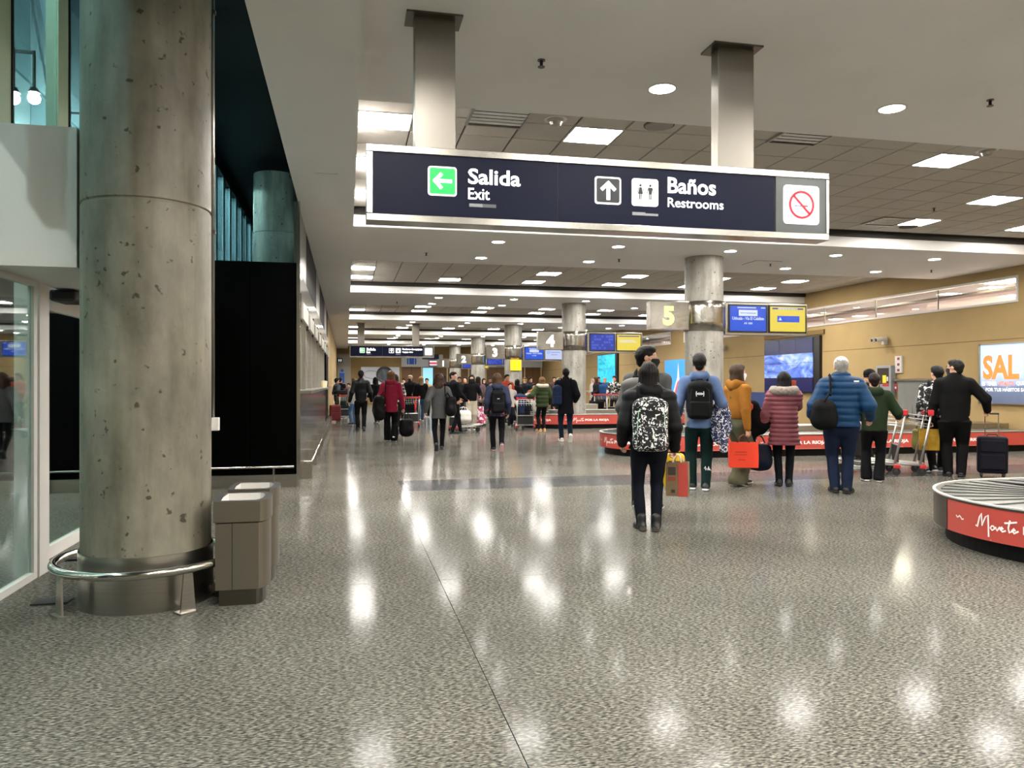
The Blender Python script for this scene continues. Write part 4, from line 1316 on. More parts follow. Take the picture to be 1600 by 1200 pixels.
    pts += [(x_end, yc - isl), (x_end, yc + isl)]
    MB().prism(pts, 0.05, rim + 0.10).build('island', M['steel'], t)
    # writing on the skirt
    def on_skirt(mb, s0, z0, off, k_):
        return mb.map(lambda x, y, z: path(s0 + x, 0.003 + off + (-y)) + (z0 + z,))
    def owner(s):
        for a, b, p in panels_:
            if a <= s <= b:
                return p
        return panels_[-1][2]
    zb = 0.14 + (rim - 0.17) * 0.30
    for s0 in text_at:
        if s0 > smax - 1.6:
            continue
        par = owner(s0)
        sw = MB()
        for st in SCRIPT['swoosh']:
            sw.tube([(p[0] * 0.16, 0, p[1] * 0.10) for p in st], 0.006, 5, False, 1.0)
        on_skirt(sw.map(lambda x, y, z: (x, y * 0.2, z)), s0 - 0.24, zb + 0.01, 0, 0).build('flourish', M['skirt_white'], par)
        mv = MB()
        for st in SCRIPT['Movete']:
            mv.tube([(p[0] * 0.285, 0, p[1] * 0.125) for p in st], 0.0075, 6, False, 1.0)
        on_skirt(mv.map(lambda x, y, z: (x, y * 0.2, z)), s0, zb - 0.01, 0, 0).build('lettering', M['skirt_white'], par)
        on_skirt(text_mb('POR LA RIOJA', 0.80, 0.085, 0.045), s0 + 0.41, zb, 0, 0).build('lettering', M['skirt_white'], par)
        on_skirt(MB().box(0, 0.95, -0.001, 0.001, 0, 0.008), s0 + 0.14, zb - 0.075, 0, 0).build('small_print', mat('small_print', '#c88078', 0.5), par)
    return t
CAR = []
CAR.append(carousel('red-skirted baggage carousel at the right edge, nearest the camera', 5.40, 5.12, 1.35, 14.55, 0.44, [-0.03, 1.92, 3.82, 5.72, 7.62], 90))
CAR.append(carousel('red-skirted baggage carousel around column five behind the standing travellers', 14.90, 5.12, 1.38, 14.55, 0.44, [0.05, 2.0, 3.75, 5.6, 7.4, 9.2], 90))
CAR.append(carousel('red-skirted baggage carousel farther back beside column four', 24.75, 5.6, 1.38, 14.55, 0.46, [0.3, 2.2, 4.1, 6.0, 7.9], 60))

def rebase(t, loc):
    l = Vector(loc)
    t.location = l
    for c in t.children:
        c.location = Vector(c.location) - l
for t in CAR:
    ys_ = {0: 5.40, 1: 14.90, 2: 24.75}[CAR.index(t)]
    rebase(t, (6.5, ys_, 0))

# ------------------------------------------------------------------ soft bodies: smooth unions of tapered limbs, meshed with surface nets
class Soft:
    def __init__(self, lo, hi, vox):
        self.vox = vox
        self.lo = np.array(lo, float)
        n = np.ceil((np.array(hi, float) - self.lo) / vox).astype(int) + 1
        self.n = n
        self.V = np.full(n, 0.3, np.float32)
        self.ax = [self.lo[i] + vox * np.arange(n[i]) for i in range(3)]
    def win(self, lo, hi):
        a = np.clip(np.floor((np.array(lo) - self.lo) / self.vox).astype(int), 0, self.n)
        b = np.clip(np.ceil((np.array(hi) - self.lo) / self.vox).astype(int) + 1, 0, self.n)
        if (b <= a).any():
            return None, None
        sl = tuple(slice(a[i], b[i]) for i in range(3))
        g = np.meshgrid(*[self.ax[i][sl[i]] for i in range(3)], indexing='ij')
        return sl, g
    def merge(self, sl, d, k):
        A = self.V[sl]
        if k > 0:
            h = np.clip(0.5 + 0.5 * (A - d) / k, 0, 1)
            self.V[sl] = A * (1 - h) + d * h - k * h * (1 - h)
        else:
            self.V[sl] = np.minimum(A, d)
    def cap(self, a, b, ra, rb=None, k=0.03, flat=None):
        """tapered capsule; flat = (axis, factor) squeezes the section along that axis"""
        a, b = np.array(a, float), np.array(b, float)
        rb = ra if rb is None else rb
        m = max(ra, rb) + k + 2 * self.vox
        sl, g = self.win(np.minimum(a, b) - m, np.maximum(a, b) + m)
        if sl is None:
            return self
        p = [g[i] - a[i] for i in range(3)]
        d = b - a
        if flat is not None:
            ax, f = np.array(flat[0], float), flat[1]
            ax /= np.linalg.norm(ax)
            pp = p[0] * ax[0] + p[1] * ax[1] + p[2] * ax[2]
            p = [p[i] + ax[i] * pp * (1 / f - 1) for i in range(3)]
            d = d + ax * (d @ ax) * (1 / f - 1)
        L2 = max(d @ d, 1e-12)
        t = np.clip((p[0] * d[0] + p[1] * d[1] + p[2] * d[2]) / L2, 0, 1)
        q = np.sqrt((p[0] - t * d[0]) ** 2 + (p[1] - t * d[1]) ** 2 + (p[2] - t * d[2]) ** 2)
        dist = q - (ra + (rb - ra) * t)
        if flat is not None:
            dist = dist * (0.5 + 0.5 * flat[1])
        self.merge(sl, dist.astype(np.float32), k)
        return self
    def ell(self, c, r, k=0.02, R=None, sub=False):
        c, r = np.array(c, float), np.array(r, float)
        m = r.max() + k + 2 * self.vox
        sl, g = self.win(c - m, c + m)
        if sl is None:
            return self
        p = [g[i] - c[i] for i in range(3)]
        if R is not None:
            p = [R[0][i] * p[0] + R[1][i] * p[1] + R[2][i] * p[2] for i in range(3)]
        q = np.sqrt(sum((p[i] / r[i]) ** 2 for i in range(3)))
        q2 = np.sqrt(sum((p[i] / r[i] ** 2) ** 2 for i in range(3))) + 1e-9
        d = q * (q - 1) / q2
        if sub:
            self.V[sl] = np.maximum(self.V[sl], -d)
        else:
            self.merge(sl, d.astype(np.float32), k)
        return self
    def box(self, c, h, r, k=0.01):
        c, h = np.array(c, float), np.array(h, float)
        m = h + k + 2 * self.vox
        sl, g = self.win(c - m, c + m)
        if sl is None:
            return self
        q = [np.abs(g[i] - c[i]) - (h[i] - r) for i in range(3)]
        out = np.sqrt(sum(np.maximum(x, 0) ** 2 for x in q))
        ins = np.minimum(np.maximum(np.maximum(q[0], q[1]), q[2]), 0)
        self.merge(sl, (out + ins - r).astype(np.float32), k)
        return self
    def below(self, z):
        """cut everything below height z"""
        self.V = np.maximum(self.V, (z - self.ax[2])[None, None, :].astype(np.float32))
        return self
    def grid(self):
        return np.meshgrid(*self.ax, indexing='ij')
    def quilt(self, pitch, amp, z0=-9, z1=9, phase=0.0):
        z = self.ax[2]
        w = np.abs(np.sin(PI * (z / pitch + phase))) ** 0.6 * amp
        w = np.where((z > z0) & (z < z1), w, 0)
        self.V -= w[None, None, :].astype(np.float32)
        return self
    def folds(self, amp, f=22.0, seed=0.0):
        X, Y, Z = self.grid()
        self.V += (amp * np.sin(f * (0.35 * X + 0.8 * Z) + 2.5 * np.sin(7 * Y + seed) + seed) * np.sin(f * 0.45 * (X - 0.6 * Y) + 3 * np.sin(5 * Z + seed))).astype(np.float32)
        return self
    def fuzz(self, amp, f=60.0):
        X, Y, Z = self.grid()
        self.V += (amp * np.sin(f * X + 3 * np.sin(f * 0.4 * Y)) * np.sin(f * Z + 2 * np.sin(f * .3 * X)) * np.sin(f * Y + 1.3)).astype(np.float32)
        return self
    def mesh(self):
        V = self.V.copy()
        V[0], V[-1] = 0.3, 0.3
        V[:, 0], V[:, -1] = 0.3, 0.3
        V[:, :, 0], V[:, :, -1] = 0.3, 0.3
        S = V < 0
        cnt = np.zeros(tuple(self.n - 1), np.int8)
        for dx in (0, 1):
            for dy in (0, 1):
                for dz in (0, 1):
                    cnt += S[dx:self.n[0] - 1 + dx, dy:self.n[1] - 1 + dy, dz:self.n[2] - 1 + dz]
        act = (cnt > 0) & (cnt < 8)
        idx = np.argwhere(act)
        if len(idx) == 0:
            return np.zeros((0, 3)), []
        ids = np.full(act.shape, -1, np.int64)
        ids[act] = np.arange(len(idx))
        acc = np.zeros((len(idx), 3))
        num = np.zeros(len(idx))
        corners = [(a, b, c) for a in (0, 1) for b in (0, 1) for c in (0, 1)]
        for c0 in corners:
            for ax in range(3):
                if c0[ax]:
                    continue
                c1 = list(c0)
                c1[ax] = 1
                v0 = V[idx[:, 0] + c0[0], idx[:, 1] + c0[1], idx[:, 2] + c0[2]]
                v1 = V[idx[:, 0] + c1[0], idx[:, 1] + c1[1], idx[:, 2] + c1[2]]
                x = (v0 < 0) != (v1 < 0)
                t = np.where(x, v0 / np.where(x, v0 - v1, 1), 0)
                p = np.tile(np.array(c0, float), (len(idx), 1))
                p[:, ax] += t
                acc[x] += p[x]
                num[x] += 1
        P = (idx + acc / num[:, None]) * self.vox + self.lo
        F = []
        for ax in range(3):
            o1, o2 = [(1, 2), (2, 0), (0, 1)][ax]
            s0 = [slice(1, -1)] * 3
            s1 = [slice(1, -1)] * 3
            s0[ax] = slice(0, -1)
            s1[ax] = slice(1, None)
            A, B = S[tuple(s0)], S[tuple(s1)]
            e = np.argwhere(A != B)
            if len(e) == 0:
                continue
            flip = A[A != B]
            base = e.copy()
            base[:, o1] += 1
            base[:, o2] += 1
            def cell(d1, d2):
                q = base.copy()
                q[:, o1] -= d1
                q[:, o2] -= d2
                return ids[q[:, 0], q[:, 1], q[:, 2]]
            quad = np.stack([cell(1, 1), cell(0, 1), cell(0, 0), cell(1, 0)], 1)
            quad[~flip] = quad[~flip][:, ::-1]
            F.append(quad)
        F = np.concatenate(F)
        F = F[(F >= 0).all(1)]
        return P, F
    def build(self, name, m, parent=None):
        P, F = self.mesh()
        return link(name, mesh_np(name, P, F, m), parent)

def mesh_np(name, P, F, m):
    me = bpy.data.meshes.new(name)
    F = np.asarray(F, np.int32)
    me.vertices.add(len(P))
    me.vertices.foreach_set('co', np.asarray(P, np.float32).ravel())
    me.loops.add(F.size)
    me.polygons.add(len(F))
    me.loops.foreach_set('vertex_index', F.ravel())
    me.polygons.foreach_set('loop_start', np.arange(0, F.size, 4, dtype=np.int32))
    me.polygons.foreach_set('loop_total', np.full(len(F), 4, np.int32))
    me.polygons.foreach_set('use_smooth', np.ones(len(F), bool))
    me.update(calc_edges=True)
    me.validate()
    me.materials.append(m)
    return me

def ik(a, t, l1, l2, hint):
    """middle joint of a two-bone chain from a to t, bending towards hint"""
    a, t, hint = Vector(a), Vector(t), Vector(hint)
    d = t - a
    L = d.length
    if L > (l1 + l2) * 0.998:
        t = a + d.normalized() * (l1 + l2) * 0.998
        d = t - a
        L = d.length
    c = (l1 * l1 + L * L - l2 * l2) / (2 * L)
    h = math.sqrt(max(l1 * l1 - c * c, 0))
    u = d.normalized()
    w = hint - u * hint.dot(u)
    w = w.normalized() if w.length > 1e-6 else u.orthogonal().normalized()
    return a + u * c + w * h, t

def rot_to(y_dir, up):
    """3x3 with local -z along y_dir ... columns: x, y, z; z = -y_dir, y ~ up"""
    z = -Vector(y_dir).normalized()
    y = Vector(up) - z * Vector(up).dot(z)
    y = y.normalized() if y.length > 1e-6 else z.orthogonal().normalized()
    x = y.cross(z)
    return Matrix((x, y, z)).transposed()

_hand = {}
def hand_geo(side, curl, vox):
    """hand hanging down -z from the wrist, palm facing the thigh (inwards), thumb forward (+y); side -1 left, +1 right"""
    key = (side, round(curl, 2), vox)
    if key in _hand:
        return _hand[key]
    s = Soft((-0.09, -0.08, -0.22), (0.09, 0.09, 0.05), vox)
    s.cap((0, 0, 0.04), (0, 0, -0.01), 0.027, 0.024, 0.01, ((1, 0, 0), 0.75))
    s.cap((0, -0.002, -0.02), (0, 0.002, -0.075), 0.036, 0.038, 0.015, ((1, 0, 0), 0.42))
    inw = -side
    for i, (y, L) in enumerate(((0.030, 0.068), (0.010, 0.078), (-0.011, 0.072), (-0.030, 0.056))):
        p = Vector((0, y, -0.088))
        r = (0.0095, 0.010, 0.0095, 0.0085)[i]
        ang = 0.15
        for j, fr in enumerate((0.44, 0.32, 0.24)):
            ang += curl * (0.55, 0.85, 0.6)[j]
            q = p + Vector((inw * math.sin(ang), 0, -math.cos(ang))) * L * fr
            s.cap(p, q, r * (1 - 0.08 * j), r * (0.92 - 0.08 * j), 0.004)
            p = q
    p = Vector((0, 0.026, -0.03))
    for j, (dx, dy, dz) in enumerate(((0.3, 0.8, -0.65), (0.45 + 0.3 * curl, 0.45, -0.8), (0.5 + 0.5 * curl, 0.1, -0.8))):
        q = p + Vector((inw * dx, dy, dz)).normalized() * (0.036, 0.032, 0.026)[j]
        s.cap(p, q, 0.0125 - 0.001 * j, 0.0115 - 0.001 * j, 0.006)
        p = q
    _hand[key] = s.mesh()
    return _hand[key]

_shoe = {}
def shoe_parts(style):
    """shoe in the foot frame: ball of the foot at the origin on the ground, toes +y, ankle at (0, -0.12, 0.075)"""
    if style in _shoe:
        return _shoe[style]
    s = Soft((-0.09, -0.24, -0.02), (0.09, 0.16, 0.22), 0.010)
    s.cap((0, -0.15, 0.045), (0, 0.055, 0.035), 0.040, 0.044, 0.02, ((0, 0, 1), 0.85))
    s.cap((0, 0.0, 0.04), (0, 0.07, 0.033), 0.046, 0.038, 0.02, ((0, 0, 1), 0.75))
    s.cap((0, -0.13, 0.05), (0, -0.125, 0.14 if style == 'boot' else 0.085), 0.042, 0.045 if style == 'boot' else 0.040, 0.03)
    s.below(0.012)
    up = s.mesh()
    s = Soft((-0.09, -0.24, -0.02), (0.09, 0.16, 0.1), 0.010)
    s.cap((0, -0.15, 0.02), (0, 0.065, 0.02), 0.045, 0.050, 0.01, ((0, 0, 1), 0.55))
    V = s.ax[2]
    s.V = np.maximum(s.V, (V - 0.032)[None, None, :].astype(np.float32))
    s.below(0.0)
    if style == 'boot':
        sole = s.mesh()
        s = Soft((-0.09, -0.24, -0.02), (0.09, 0.16, 0.1), 0.010)
        s.box((0, -0.155, 0.025), (0.036, 0.036, 0.026), 0.006)
        s.cap((0, 0.0, 0.01), (0, 0.065, 0.01), 0.045, 0.048, 0.01, ((0, 0, 1), 0.4))
        s.below(0.0)
        sole = s.mesh()
    else:
        sole = s.mesh()
    _shoe[style] = (up, sole)
    return _shoe[style]

def dim_hex(c, g=0.80):
    c = c.lstrip('#')
    return '#' + ''.join('%02x' % int(int(c[i:i + 2], 16) * g) for i in (0, 2, 4))

def cloth(c, rough=0.85, var=0.10, vscale=14, sheen=0.0):
    c0, c = c, dim_hex(c)
    return mat('cloth_%s_%g' % (c, rough), c, rough, var=var, vscale=vscale, bump=0.10, bscale=220, sheen=sheen, spec=0.15)
SKIN = {'a': mat('skin_light', '#c99a80', 0.55, var=0.05, vscale=20), 'b': mat('skin_tan', '#b07e60', 0.55, var=0.05, vscale=20)}
EYE_W = mat('eye_white', '#e8e4de', 0.3)
EYE_D = mat('eye_dark', '#1c1410', 0.2)
LIP = mat('lips', '#9c5a50', 0.5)

def hair_mat(c):
    return mat('hair_' + c, dim_hex(c, 0.72), 0.55, var=0.25, vscale=30, bump=0.5, bscale=120, stretch=(1, 1, 0.12), spec=0.2)

def person(label, x, y, heading=0.0, h=1.70, build=1.0, top=None, legs=None, shoes=('#101012', '#e8e8e6', 'shoe'), hair=('#1c1512', 'short'),
           skin='a', feet=((-0.085, 0.0, 0, 0), (0.085, 0.0, 0, 0)), hands=(None, None), curl=(0.5, 0.5), elbow=(None, None), head_yaw=0.0, head_pitch=0.0,
           lean=0.0, mask=None, hat=None, vox=0.012, far=False, hood=None, scarf=None, group=None, z=0.0, detail=True):
    top = top or {}
    legs = legs or {}
    T = thing('person', label, 'person', (x, y, z), math.radians(heading), group)
    skm = SKIN[skin]
    k = h / 1.75
    hw = 0.088 * k * (0.5 + 0.5 * build)
    hipz, shz, neckz, chin = 0.515 * h, 0.812 * h, 0.848 * h, 0.868 * h
    l_th, l_sh = 0.245 * h, 0.242 * h
    # feet
    ank, shoe_xf = [], []
    for i, f in enumerate(feet):
        fx, fy, lift, pit = f[:4]
        a = math.radians(pit)
        yw = math.radians(f[4]) if len(f) > 4 else 0.0
        R = Matrix.Rotation(-yw, 3, 'Z') @ Matrix.Rotation(-a, 3, 'X')
        org = Vector((fx * k, fy * k + 0.12 * k, lift))
        ank.append(org + R @ Vector((0, -0.12, 0.085)) * k)
        shoe_xf.append((org, R))
    hips = []
    for i, s in enumerate((-1, 1)):
        d = ank[i] - Vector((s * hw, 0, 0))
        flat = math.hypot(d.x, d.y)
        L = (l_th + l_sh) * 0.996
        hipz = min(hipz, ank[i].z + math.sqrt(max(L * L - flat * flat, 0.01)))
    drop = 0.515 * h - hipz
    shz, neckz, chin = shz - drop, neckz - drop, chin - drop
    ly = math.sin(math.radians(lean))
    def sp(z_):            # spine offset at height z_
        return ly * max(z_ - hipz, 0)
    knees = []
    for i, s in enumerate((-1, 1)):
        hp = Vector((s * hw, 0, hipz))
        kn, an = ik(hp, ank[i], l_th, l_sh, (s * 0.12, 1, 0))
        hips.append(hp)
        knees.append(kn)
        ank[i] = an
    sw = 0.099 * h * (0.6 + 0.4 * build)
    sh = [Vector((s * sw, sp(shz) - 0.005, shz - 0.03)) for s in (-1, 1)]
    l_u, l_f = 0.172 * h, 0.150 * h
    elb, wri, hdir = [], [], []
    for i, s in enumerate((-1, 1)):
        t = hands[i]
        if t is None:
            t = (s * (sw + 0.035 + 0.06 * (build - 1) + top.get('b', 0.02)), sp(shz) + 0.03, shz - (l_u + l_f) * 0.97)
        el, w = ik(sh[i], t, l_u, l_f, elbow[i] or (s * 0.25, -1, -0.25))
        elb.append(el)
        wri.append(w)
        hdir.append((w - el).normalized())
    # --- body: head and neck, trunk and limbs, hands, all one mesh
    verts, faces = [], []
    def put(P, F, M3=None, org=(0, 0, 0), sc=1.0):
        P = np.asarray(P)
        if len(P) == 0:
            return
        if M3 is not None:
            P = P @ np.array(M3).T
        P = P * sc + np.array(org)
        off = sum(len(v) for v in verts)
        verts.append(P)
        faces.append(np.asarray(F) + off)
    vb = vox * 1.35
    S = Soft((-0.75, -0.75, 0.0), (0.75, 0.75, h), vb)
    lo = np.array([min(p[i] for p in ank + knees + wri + elb + sh) for i in range(3)]) - 0.14
    hi = np.array([max(p[i] for p in ank + knees + wri + elb + sh) for i in range(3)]) + 0.14
    lo[2] = max(lo[2], 0)
    lo[:2] = np.minimum(lo[:2], -0.2)
    hi[:2] = np.maximum(hi[:2], 0.2)
    hi[2] = max(hi[2], neckz + 0.05)
    S = Soft(lo, hi, vb)
    fy = ((0, 1, 0), 0.68)
    S.cap((0, 0, hipz - 0.02), (0, sp(hipz + .12), hipz + 0.12 * k), 0.125 * build * k, 0.115 * build * k, 0.04, fy)
    S.cap((0, sp(hipz + .15), hipz + 0.15 * k), (0, sp(shz - .09), shz - 0.09 * k), 0.112 * build * k, 0.135 * build * k, 0.05, fy)
    S.cap(sh[0], sh[1], 0.045 * k, 0.045 * k, 0.05)
    S.cap((0, sp(shz), shz - 0.02), (0, sp(neckz) + 0.008, neckz + 0.04), 0.06 * k, 0.048 * k, 0.03)
    for i in (0, 1):
        S.cap(sh[i], elb[i], 0.043 * k, 0.035 * k, 0.03)
        S.cap(elb[i], wri[i], 0.035 * k, 0.024 * k, 0.02)
        S.cap(hips[i], knees[i], 0.075 * build * k, 0.05 * k, 0.03)
        S.cap(knees[i], ank[i], 0.048 * k, 0.033 * k, 0.02)
    put(*S.mesh())
    # head in its own frame: chin at the origin, face +y
    hs = 1.02 * k if h > 1.4 else 1.02 * (h / 1.75) ** 0.6
    hv = 0.008 if not far else 0.015
    Hd = Soft((-0.13, -0.16, -0.12), (0.13, 0.16, 0.26), hv)
    Hd.ell((0, -0.012, 0.142), (0.076, 0.096, 0.088), 0.02)
    Hd.cap((0, 0.052, 0.03), (0, 0.02, 0.085), 0.036, 0.062, 0.03)
    Hd.cap((-0.035, 0.012, 0.045), (0.035, 0.012, 0.045), 0.034, 0.034, 0.025)
    Hd.cap((0, -0.01, -0.09), (0, -0.022, 0.06), 0.055, 0.055, 0.02)
    if not far:
        Hd.cap((0, 0.088, 0.125), (0, 0.104, 0.092), 0.010, 0.015, 0.012)
        Hd.cap((-0.03, 0.075, 0.142), (0.03, 0.075, 0.142), 0.013, 0.013, 0.015)
        for s in (-1, 1):
            Hd.ell((s * 0.078, -0.006, 0.108), (0.012, 0.021, 0.032), 0.006)
    HR = Matrix.Rotation(math.radians(-head_yaw), 3, 'Z') @ Matrix.Rotation(math.radians(head_pitch), 3, 'X')
    hp = Vector((0, sp(chin) + 0.012, chin))
    put(*Hd.mesh(), HR, hp, hs)
    for i, s in enumerate((-1, 1)):
        P, F = hand_geo(s, curl[i], 0.0055 if not far else 0.011)
        put(P, F, rot_to(hdir[i], (0, 1, 0.001)), wri[i], k)
    P = np.concatenate(verts)
    F = np.concatenate(faces)
    body = link('body', mesh_np('body', P, F, skm), T)
    def in_head(mb_or_pf, name, m, parent=T):
        if isinstance(mb_or_pf, MB):
            mb_or_pf.map(lambda a, b, c: tuple(hp + HR @ Vector((a, b, c)) * hs))
            return mb_or_pf.build(name, m, parent, smooth=True)
        P, F = mb_or_pf
        P = (np.asarray(P) @ np.array(HR).T) * hs + np.array(hp)
        return link(name, mesh_np(name, P, F, m), parent)
    if not far and detail:
        for s in (-1, 1):
            e = in_head(MB().sphere((s * 0.031, 0.078, 0.122), (0.013, 0.010, 0.008), 8, 6), 'eye', EYE_W)
            in_head(MB().sphere((s * 0.031, 0.0865, 0.122), 0.0048, 6, 5), 'iris', EYE_D, e)
        if not mask:
            in_head(MB().sphere((0, 0.084, 0.055), (0.022, 0.008, 0.007), 8, 6), 'mouth', LIP)
    # --- hair
    hc, style = hair
    if style != 'none':
        A = Soft((-0.17, -0.22, -0.42), (0.17, 0.17, 0.27), hv * 1.15)
        A.ell((0, -0.022, 0.152), (0.086, 0.100, 0.092), 0.02)
        A.ell((0, 0.035, 0.198), (0.066, 0.052, 0.036), 0.03)
        A.cap((0, -0.055, 0.12), (0, -0.06, 0.07), 0.075, 0.055, 0.03)
        if style == 'long':
            A.cap((0, -0.05, 0.12), (0, -0.085, -0.10), 0.088, 0.072, 0.03, ((0, 1, 0), 0.7))
            A.cap((0, -0.085, -0.08), (0, -0.10, -0.24), 0.075, 0.045, 0.04, ((0, 1, 0), 0.6))
            for s in (-1, 1):
                A.cap((s * 0.06, 0.0, 0.14), (s * 0.082, 0.02, -0.10), 0.038, 0.03, 0.03)
        elif style == 'bob':
            A.cap((0, -0.045, 0.12), (0, -0.06, 0.0), 0.092, 0.085, 0.03, ((0, 1, 0), 0.8))
            for s in (-1, 1):
                A.cap((s * 0.062, 0.005, 0.14), (s * 0.078, 0.02, 0.015), 0.036, 0.032, 0.03)
        elif style == 'curly':
            A.cap((0, -0.045, 0.13), (0, -0.07, -0.04), 0.105, 0.095, 0.03, ((0, 1, 0), 0.85))
            for s in (-1, 1):
                A.cap((s * 0.07, 0.0, 0.15), (s * 0.095, 0.01, 0.0), 0.045, 0.05, 0.03)
        elif style == 'bald':
            pass
        A.ell((0, 0.105, 0.085), (0.062, 0.075, 0.092), 0, sub=True)
        if style in ('short',):
            A.ell((0, 0.06, 0.03), (0.12, 0.075, 0.10), 0, sub=True)
        if style == 'receding':
            A.ell((0, 0.05, 0.25), (0.06, 0.1, 0.05), 0, sub=True)
            A.ell((0, 0.06, 0.03), (0.12, 0.075, 0.10), 0, sub=True)
        if style == 'curly':
            A.fuzz(0.010, 75)
        elif style in ('long', 'bob'):
            X, Y, Z = A.grid()
            A.V += (0.0035 * np.sin(np.arctan2(X, Y + 0.02) * 22 + 6 * Z)).astype(np.float32)
        else:
            A.fuzz(0.004, 110)
        in_head(A.mesh(), 'hair', hair_mat(hc))
    if hat:
        A = Soft((-0.15, -0.17, 0.05), (0.15, 0.2, 0.30), hv * 1.1)
        A.ell((0, -0.014, 0.150), (0.090, 0.108, 0.100), 0.01)
        if hat[1] == 'cap':
            A.below(0.125)
            A.cap((0, 0.06, 0.145), (0, 0.125, 0.135), 0.07, 0.06, 0.01, ((0, 0, 1), 0.16))
        else:
            A.below(0.095)
            A.cap((-0.01, -0.014, 0.11), (0.01, -0.014, 0.11), 0.098, 0.098, 0.004, ((0, 0, 1), 0.25))
        in_head(A.mesh(), 'hat', cloth(hat[0]))
    if mask:
        A = Soft((-0.12, -0.08, -0.03), (0.12, 0.16, 0.14), 0.007)
        A.cap((0, 0.05, 0.035), (0, 0.055, 0.09), 0.058, 0.060, 0.02)
        A.cap((0, 0.07, 0.07), (0, 0.106, 0.07), 0.03, 0.02, 0.03)
        A.V = np.maximum(A.V, (A.ax[2] - 0.103)[None, None, :].astype(np.float32))
        A.V = np.maximum(A.V, (0.012 - A.ax[1])[None, :, None].astype(np.float32))
        g = in_head(A.mesh(), 'face_mask', mat('mask_' + mask, mask, 0.8))
        for s in (-1, 1):
            in_head(MB().tube([(s * 0.066, 0.04, 0.085), (s * 0.08, 0.0, 0.112), (s * 0.082, -0.02, 0.10)], 0.0025, 5), 'ear_loop', mat('mask_' + mask, mask, 0.8), g)
    # --- trousers
    lc = legs.get('c', '#14161c')
    lb, fl_, kn_b = legs.get('b', 0.018), legs.get('flare', 0.0), legs.get('knee', 0.0)
    lo = np.array([min(p[i] for p in ank + knees + hips) for i in range(3)]) - 0.2
    hi = np.array([max(p[i] for p in ank + knees + hips) for i in range(3)]) + 0.2
    lo[2] = 0.0
    hi[2] = hipz + 0.24
    lo[:2] = np.minimum(lo[:2], -0.25)
    hi[:2] = np.maximum(hi[:2], 0.25)
    A = Soft(lo, hi, vox)
    A.cap((0, 0, hipz - 0.01), (0, sp(hipz + .12), hipz + 0.12), (0.135 * build + lb * .4) * k, (0.12 * build + lb * .4) * k, 0.04, ((0, 1, 0), 0.76))
    cut = legs.get('cut', 0.0)
    for i in (0, 1):
        A.cap(hips[i] + Vector((0, -0.012, -0.03)), knees[i], (0.076 * build + lb) * k, (0.053 + lb + kn_b) * k, 0.035)
        e = knees[i].lerp(ank[i], 1 - cut) if cut else ank[i] + Vector((0, 0, -0.03))
        A.cap(knees[i], e, (0.050 + lb + kn_b) * k, (0.040 + lb + fl_) * k, 0.02)
    if legs.get('fold', 0.004):
        A.folds(legs.get('fold', 0.004), 20, x * 3 + y)
    hem0 = top.get('hem', 0.47) * h - drop
    A.V += (0.05 * np.clip((A.ax[2] - hem0 - 0.005) / 0.04, 0, 1))[None, None, :].astype(np.float32)
    A.below(legs.get('hem', 0.035))
    A.build('trousers', legs.get('mat') or cloth(lc), T)
    # --- shoes
    up, sole = shoe_parts(shoes[2])
    for i, (org, R) in enumerate(shoe_xf):
        P = (np.asarray(up[0]) @ np.array(R).T) * k * 1.03 + np.array(org)
        o = link('shoe', mesh_np('shoe', P, up[1], mat('shoe_' + shoes[0], shoes[0], 0.5, var=0.05)), T)
        P = (np.asarray(sole[0]) @ np.array(R).T) * k * 1.03 + np.array(org)
        link('sole', mesh_np('sole', P, sole[1], mat('sole_' + shoes[1], shoes[1], 0.6)), o)
    # --- upper garment
    tb = top.get('b', 0.022)
    hem = top.get('hem', 0.47) * h - drop
    lo = np.array([min(p[i] for p in sh + elb + wri) for i in range(3)]) - 0.16 - tb
    hi = np.array([max(p[i] for p in sh + elb + wri) for i in range(3)]) + 0.16 + tb
    wide = 0.26 + tb + top.get('aline', 0)
    lo[:2] = np.minimum(lo[:2], -wide)
    hi[:2] = np.maximum(hi[:2], wide)
    lo[2] = min(lo[2], hem - 0.05)
    hi[2] = max(hi[2], neckz + 0.08)
    A = Soft(lo, hi, vox)
    fy = ((0, 1, 0), top.get('depth', 0.72))
    al = top.get('aline', 0.0)
    A.cap((0, 0, hem - 0.05), (0, sp(hipz + .2), hipz + 0.2 * k), (0.128 * build) * k + tb + al, 0.122 * build * k + tb, 0.05, fy)
    A.cap((0, sp(hipz + .18), hipz + 0.18 * k), (0, sp(shz - .1), shz - 0.10 * k), 0.122 * build * k + tb, 0.142 * build * k + tb, 0.06, fy)
    A.cap(sh[0] + Vector((0, 0, -tb * .3)), sh[1] + Vector((0, 0, -tb * .3)), 0.048 * k + tb * .8, None, 0.06)
    A.cap((0, sp(shz), shz - 0.02), (0, sp(neckz), neckz - 0.015 + top.get('collar', 0.0)), 0.085 * k + tb * .5, 0.060 * k + tb * 0.4, 0.06)
    A.below(hem)
    if top.get('quilt'):
        A.quilt(top['quilt'], 0.016)
    for i in (0, 1):
        A.cap(sh[i], elb[i], 0.052 * k + tb, 0.045 * k + tb * .9, 0.035)
        cuff = wri[i] + hdir[i] * top.get('cuff', 0.0)
        A.cap(elb[i], cuff, 0.045 * k + tb * .9, 0.031 * k + tb * .6, 0.02)
    if top.get('quilt'):
        A.quilt(top['quilt'], 0.006, phase=0.0)
    if top.get('fold', 0.004):
        A.folds(top.get('fold', 0.004), 19, x + y * 2)
    tm = top.get('mat') or cloth(top.get('c', '#202024'), top.get('rough', 0.85))
    garment = A.build(top.get('name', 'jacket'), tm, T)
